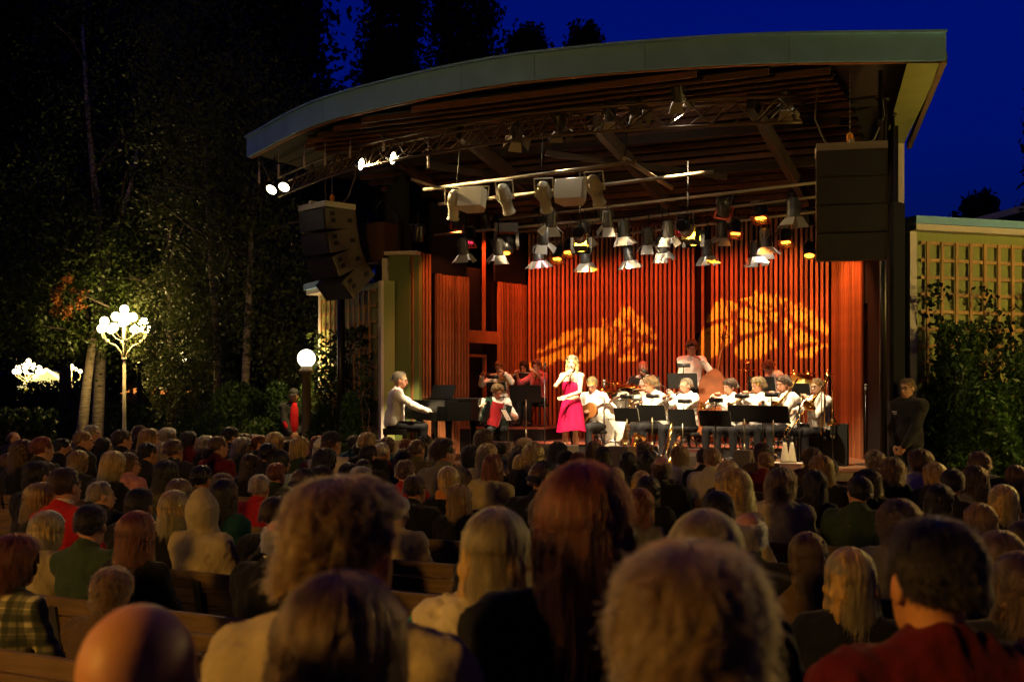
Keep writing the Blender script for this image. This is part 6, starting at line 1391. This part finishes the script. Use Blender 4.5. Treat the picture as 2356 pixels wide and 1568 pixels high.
cymbal('brass cymbal above the bass drum', Z2, 525, 610, 18.9, .22, .96, BRASS(), (-.1, -.1, 1)); cymbal('tilted brass cymbal left of the bass drum', Z2, 420, 682, 18.8, .24, .96, BRASS(), (.1, -.25, 1)); cymbal('wide cymbal in front of the bald drummer', Z2, 705, 640, 19.0, .26, .96, BRASS(), (0, -.12, 1))
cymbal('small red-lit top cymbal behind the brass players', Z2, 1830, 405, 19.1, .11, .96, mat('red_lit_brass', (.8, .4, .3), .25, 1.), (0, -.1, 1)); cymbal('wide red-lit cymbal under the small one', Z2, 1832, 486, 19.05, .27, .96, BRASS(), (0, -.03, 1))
cymbal('bright flat cymbal behind the right music desk', Z3, 862, 517, 17.7, .17, .96, BRASS(), (0, -.06, 1)); cymbal('small cymbal beside the bright slats', Z3, 1052, 520, 17.7, .12, .96, BRASS(), (0, -.05, 1)); cymbal('thin cymbal right of the bending percussionist', Z3, 722, 521, 18.0, .14, .96, BRASS(), (0, -.04, 1))
cymbal('yellow cymbal tilted behind the right trombonist', Z3, 822, 590, 17.6, .21, .96, mat('gold_brass', (.9, .6, .15), .3, .9), (.05, -.55, .8))

# ---- music desks with clip lamps
def desk(label, t, x0, x1, y0, y1, d, floor, face=(.6, .8), paper=True, lampx=None, tilt=18):
    a = W(*pz(t, (x0 + x1) / 2, y1), d); w = (x1 - x0) / 2.613 * .613542 * d / FPX; h = (y1 - y0) / 2.613 * .613542 * d / FPX
    r = thing('music_stand', label, 'music stand', (a.x, a.y, floor), yaw_to(*face), 'black music stands'); z = a.z - floor
    ob('desk', MB().prism([(-w / 2, 0), (w / 2, 0), (w / 2, h * .93), (w / 2 - .02, h), (-w / 2 + .02, h), (-w / 2, h * .93)], -.006, .006, M=T((0, 0, z)) @ RX(R(90 + tilt))), BLKM(), r)
    ob('ledge', MB().box((0, .035, z), (w, .06, .012)), BLKM(), r)
    ob('pole', MB().tube([(0, -.01, z + .05), (0, -.01, z * .5)], .011, 8).tube([(0, -.01, z * .5), (0, -.01, .16)], .016, 8), mat('stand_pole', (.2, .17, .1), .3, .8), r)
    ob('tripod', MB().tube([(0, 0, .2), (.24, .1, 0)], .011, 6).tube([(0, 0, .2), (-.24, .1, 0)], .011, 6).tube([(0, 0, .2), (0, -.26, 0)], .011, 6), BLK(), r)
    if paper: ob('sheet_music', MB().box((.02, .012 - math.sin(R(tilt)) * h * .48, z + h * .48 * math.cos(R(tilt))), (w * .92, .003, h * .9), RX(R(tilt))), mat('paper', (.75, .7, .6), .8), r)
    if lampx is not None:
        hx = (lampx[0] - (x0 + x1) / 2) / 2.613 * .613542 * d / FPX; hz = W(*pz(t, 0, lampx[1]), d).z - floor
        c = ob('desk_lamp', MB().tube([(hx - .1, -.02, hz), (hx + .1, -.02, hz)], .034, 12).tube([(hx, -.02, hz), (hx, -.04, hz - .06), (hx, -.06, z + h * .9)], .008, 6), BLK(), r)
        ob('lamp_cap', MB().tube([(hx + .1, -.02, hz), (hx + .104, -.02, hz)], .035, 12), mat('lamp_cap_grey', (.15, .15, .13), .4), c)
    return r
AUD = (.55, .83)
desk('music stand left of the pair before the drums', Z2, 528, 790, 852, 990, 17.0, .75, AUD, True, (660, 745)); desk('music stand overlapping the pair, in front of the leaning player', Z2, 760, 1055, 822, 978, 16.85, .75, AUD, True, (915, 743)); desk('music stand of the flute player', Z2, 1065, 1345, 862, 1036, 16.7, .75, AUD, True, (1228, 792))
desk('music stand of the curly-haired trumpeter', Z2, 1362, 1690, 876, 1036, 16.4, .75, AUD, True, (1536, 782)); desk('music stand of the blond trumpeter', Z2, 1650, 1970, 824, 992, 16.2, .75, AUD, True, (1786, 742)); desk('music stand of the dark-haired trombonist', Z3, 360, 690, 828, 1004, 15.95, .75, AUD, True, (515, 730))
desk('high music stand with pale papers in front of the bassist', Z2, 1060, 1350, 512, 665, 18.2, .96, (.3, .95), True, (1215, 442)); desk('high music stand in front of the bending percussionist', Z2, 1850, 2120, 548, 692, 18.0, .96, AUD); desk('high music stand behind the right trombonist', Z3, 705, 890, 612, 740, 17.0, .96, AUD)
desk('music stand of the violinist in white shirt', Z1, 1370, 1570, 604, 690, 19.3, 1.2, (.3, .95), True, (1440, 555)); desk('broad black music stand in front of the red-lit violinist', Z1, 1600, 1920, 628, 800, 19.0, .75, (.3, .95)); desk('tilted music stand turned sideways before the accordionist', Z1, 1500, 1680, 850, 985, 17.4, .75, (.9, -.25), True, None, 30)
desk('music stand seen edge-on left of the accordionist', Z1, 1195, 1330, 838, 990, 18.6, .75, (.95, -.2), False, None, 30)
# saxophones on stands
def sax(label, t, x, y, d, k, lean):
    p = W(*pz(t, x, y), d); r = thing('saxophone', label, 'saxophone', (p.x, p.y, .75), R(25)); z = p.z - .75
    M_ = T((0, 0, 0)) @ RY(lean); g_ = lambda a, b, c: M_ @ Vector((a * k, b * k, c * k))
    ob('body', MB().tube([g_(-.02, 0, .72), g_(-.0, 0, .5), g_(.02, 0, .2), g_(.04, 0, .1), g_(.1, 0, .06), g_(.16, 0, .12), g_(.17, 0, .22)], [.013, .022, .036, .042, .046, .048, .05], 12), BRASS(), r)
    bm = MB(); bell(bm, g_(.17, 0, .2), M_.to_3x3() @ Vector((.25, 0, 1)), .05 * k, .085 * k, .2 * k); ob('bell', bm, BRASS(), r)
    ob('neck', MB().tube([g_(-.02, 0, .72), g_(-.04, 0, .8), g_(-.1, 0, .83), g_(-.18, 0, .8)], [.013, .012, .011, .009], 8), BRASS(), r)
    km = MB()
    for i in range(12): km.sphere(g_(.0 + .03 * (i / 12), -.04 - .005 * (i % 3), .62 - i * .042), .017 * k * (.8 + .4 * (i / 12)), 8, 5)
    for i in range(3): km.tube([g_(-.015, -.045 + .02 * i, .6), g_(.03, -.05 + .02 * i, .15)], .004, 5)
    tag(ob('keys', km, BRASS(), r), kind='stuff')
    ob('stand', MB().tube([(0, .06, .3 * k), (.02, .04, .05)], .01, 6).tube([(0, .05, .08), (.2, .16, 0)], .009, 5).tube([(0, .05, .08), (-.18, .15, 0)], .009, 5).tube([(0, .05, .08), (0, -.2, 0)], .009, 5), BLK(), r)
sax('tenor saxophone on its stand left, before the white drum', Z2, 560, 1000, 17.0, 1.25, R(16)); sax('alto saxophone on its stand between the music stands', Z2, 980, 1090, 16.7, .95, R(20))
# microphones on stands
def mic(label, t, x, y, d, floor, base=True):
    p = W(*pz(t, x, y), d); r = thing('microphone_stand', label, 'microphone', (p.x, p.y, floor)); h = p.z - floor
    ob('pole', MB().tube([(0, 0, .02), (0, 0, h - .1)], .009, 8), BLK(), r); ob('base', MB().lathe([(.14, 0), (.14, .015), (.03, .03)], 20), BLK(), r)
    ob('microphone', MB().tube([(0, 0, h - .12), (0, -.02, h - .02)], [.012, .02], 10).sphere((0, -.022, h), .028, 10, 8), DARKSTEEL(), r)
mic('tall microphone stand right of the guitarist', Z2, 432, 600, 17.3, .75); mic('microphone before the right trombonist', Z3, 778, 812, 16.0, .75); mic('microphone stand in front of the red-lit violinist', Z1, 1940, 430, 18.4, .75); mic('round microphone between the two right music stands', Z3, 418, 800, 16.1, .75); mic('microphone near the slanted overhead boom', Z2, 1060, 690, 17.6, .75)
mic('cable hung microphone stand beside the black masking', Z3, 1425, 640, 16.6, .75)
p = W(*pz(Z2, 960, 590), 18.6); r = thing('boom_microphone', 'dark boom microphone slanting in front of the bald drummer', 'microphone', (p.x, p.y, .96)); ob('boom', MB().tube([(.25, 0, 0), (.25, 0, .8), (-.16, 0, 1.14)], .01, 6), BLK(), r); ob('microphone', MB().tube([(-.16, 0, 1.14), (-.26, -.02, 1.21)], [.02, .035], 10), BLK(), r)
# floor monitors
def wedge(label, t, x0, x1, y0, d, face, mt, h=.36, dp=.42):
    p = W(*pz(t, (x0 + x1) / 2, y0), d); w = (x1 - x0) / 2.613 * .613542 * d / FPX; r = thing('floor_monitor', label, 'speaker', (p.x, p.y, .75), yaw_to(*face), 'floor monitor speakers')
    ob('cabinet', MB().prism([(-dp / 2, 0), (dp / 2, 0), (dp / 2, .09), (.02, h), (-dp / 2 + .04, h)], -w / 2, w / 2, M=Matrix(((0, 0, 1, 0), (1, 0, 0, 0), (0, 1, 0, 0), (0, 0, 0, 1)))), mt, r)
    ob('grille', MB().beam((0, .05, h - .02), (0, dp / 2 - .0, .1), w - .05, .012, up=(0, .8, .6)), GRL, r)
    for sx in (-1, 1): ob('handle', MB().lathe([(.045, -.002), (.05, .002), (.03, .004)], 14, T((sx * w / 2, -.03, h * .45)) @ RY(R(90 * sx))), BLKM(), r)
WG = mat('wedge_tan', (.42, .34, .2), .55, var=.05); WD = mat('wedge_dark', (.16, .13, .10), .55, bump=.2, bscale=150); WW_ = mat('wedge_pale', (.6, .56, .46), .6)
wedge('tan floor monitor with round socket beside the piano', Z1, 250, 560, 1105, 16.6, (.45, .89), WG, .36); wedge('dark floor monitor in front of the accordionist', Z1, 1420, 1640, 1152, 16.2, (.3, .95), WD); wedge('small floor monitor left of the singer', Z1, 1880, 2040, 1130, 16.7, (-.3, .95), WD, .3)
wedge('pale topped floor monitor right at the feet of the singer', Z2, 0, 178, 1180, 16.4, (.0, 1), WW_, .3); wedge('grey floor monitor in front of the saxophones', Z2, 500, 720, 1182, 16.1, (.5, .85), WD, .3); wedge('dark red-lit floor monitor in front of the trumpeters', Z2, 1730, 1888, 1250, 15.5, (.4, .9), WD, .28)
# small things on the stage
p = W(*pz(Z2, 1345, 1330), 15.75); r = thing('programme_board', 'white printed board lit at the front edge of the stage', 'board', (p.x, p.y, .75), R(-15)); ob('panel', MB().box((0, 0, .12), (.3, .02, .36), RX(R(-30))), mat('paper', (.75, .7, .6), .8), r)
for i, (a, b) in enumerate(((-.07, .08), (.08, .08))): ob('picture', MB().box((a, -.055 + .018, b + .03), (.11, .006, .14), RX(R(-30))), mat('print_grey', (.3, .27, .22), .8), r)
ob('headline', MB().box((0, .065 - .018, .25), (.22, .006, .035), RX(R(-30))), mat('print_pink', (.6, .2, .2), .8), r)
for i, (t, x, y, d, lab) in enumerate(((Z2, 1035, 1300, 16.0, 'pair of clear water bottle standing left by the alto saxophone'), (Z2, 1380, 1260, 16.3, 'clear water bottle by the flute player'), (Z3, 320, 1250, 16.2, 'white bottle by the feet of the trombonist'), (Z3, 180, 1210, 16.6, 'pale bottle between trumpeter and trombonist'))):
    p = W(*pz(t, x, y), d); b = thing('water_bottle', lab.replace('pair of ', ''), 'bottle', (p.x, p.y, .75)); ob('bottle', MB().lathe([(.03, 0), (.032, .02), (.032, .14), (.012, .19), (.012, .21)], 14), mat('clear_plastic', (.6, .65, .7), .08, spec=.8) if i < 2 else mat('white_plastic', (.7, .65, .55), .4), b); ob('cap', MB().lathe([(.014, .21), (.014, .235)], 12), mat('blue_cap', (.05, .12, .4), .4) if i < 2 else WHITE, b)
for i, x in enumerate((635, 705)):
    p = W(*pz(Z3, x, 1345), 15.9); r = thing('trombone_mute', ['pale cone mute standing left on the floor box', 'pale cone mute standing right on the floor box'][i], 'mute', (p.x, p.y, .83)); ob('cone', MB().lathe([(.07, 0), (.06, .04), (.025, .26), (.02, .28)], 16), mat('cream_fibre', (.6, .52, .38), .6), r); ob('stub', MB().lathe([(.014, .28), (.014, .36)], 10), BLK(), r)
p = W(*pz(Z3, 670, 1350), 15.9); r = thing('floor_box', 'low pale box under the two cone mutes', 'box', (p.x, p.y, .75), R(-25)); ob('box', MB().box((0, 0, .035), (.42, .3, .07)), mat('box_pink', (.5, .3, .25), .6), r); ob('lid_edge', MB().box((0, 0, .074), (.43, .31, .008)), WHITE, r)
p = W(*pz(Z3, 1010, 1180), 16.6); r = thing('equipment_case', 'black case beside the right trombonist', 'case', (p.x, p.y, .75), R(-20)); ob('box', MB().box((0, 0, .3), (.7, .4, .6)), BLKM(), r); ob('latch', MB().box((-.1, -.205, .42), (.06, .012, .04)), STEEL(), r); ob('latch', MB().box((.15, -.205, .42), (.06, .012, .04)), STEEL(), r)

# ---- the two attendants standing beside the stage
def standing(label, px, py, d, floor, fdir, style, hcol, shirt, jacket, pants, LH, RH, hyaw, hpitch, extra=None, smax=1.12):
    p = W(px, py, d); J = fig(False, .0, 0, LH, RH, hyaw, hpitch, False, Lp=[-1, -.3, -.2], Rp=[1, -.3, -.2]); s = min(smax, (p.z - floor) / (J['H'][2] + .128))
    M = T((p.x, p.y, p.z - s * (J['H'][2] + .128))) @ RZ(yaw_to(*fdir)) @ Matrix.Diagonal((s, s, s, 1)); o = link('person', body_mesh('person', J, .011, curl=(1.0, 1.0))); o.matrix_world = M; o.color = (.55, .28, .16, 1); tag(o, label, 'person', 'attendants beside the stage')
    link('shirt', top_mesh('shirt', J, .014, fat=.004, seed=4, sleeve=.8), o, None, shirt); Jj = J
    jk = link('jacket', top_mesh('jacket', Jj, .013, fat=.024, sleeve=.98, collar=True, seed=6, amp=.008, hem=.03), o, None, jacket)
    link('trousers', leg_mesh('trousers', J, .016), o, None, pants); link('shoes', shoe_mesh('shoes', J), o)
    if style == 'cap': hair(o, J['HM'], 'short', HCOL[hcol], 0, .985); hat(o, J['HM'], CCOL['black'], True)
    else: hair(o, J['HM'], style, HCOL[hcol], 1)
    return o, J
o, J = standing('attendant with glasses and dark jacket beside the right column', 2090, 869, 15.4, .12, (-.8, -.6), 'short', 'light brown', (.02, .02, .02), (.022, .02, .022), (.07, .10, .12), [-.05, .22, .80], [.05, .22, .82], .1, .05)
glasses(o, J['HM'], (.5, .5, .5)); ob('jacket_emblem', MB().box((.085, .165, 1.29), (.07, .004, .018), RZ(R(-8))).box((.075, .165, 1.265), (.05, .004, .012), RZ(R(-8))), mat('emblem_white', (.7, .7, .65), .6), o)
o, J = standing('attendant in red shirt, open dark jacket and cap beside the thuja', 676, 893, 21.6, .05, (.25, -.97), 'cap', 'brown', (.55, .01, .015), (.03, .03, .028), (.45, .38, .25), [-.07, .24, .92], [.07, .24, .9], -.1, .05)
link('shirt_front', nets_mesh('shirt_front', [el(J['C'] + np.array([0, .14, .0]), (.075, .03, .24), .02), el(J['P'] + np.array([0, .145, .1]), (.075, .03, .16), .02), el(J['N'] + np.array([0, .06, -.02]), (.07, .05, .05), .02)], .011), o, None, (.55, .01, .015))
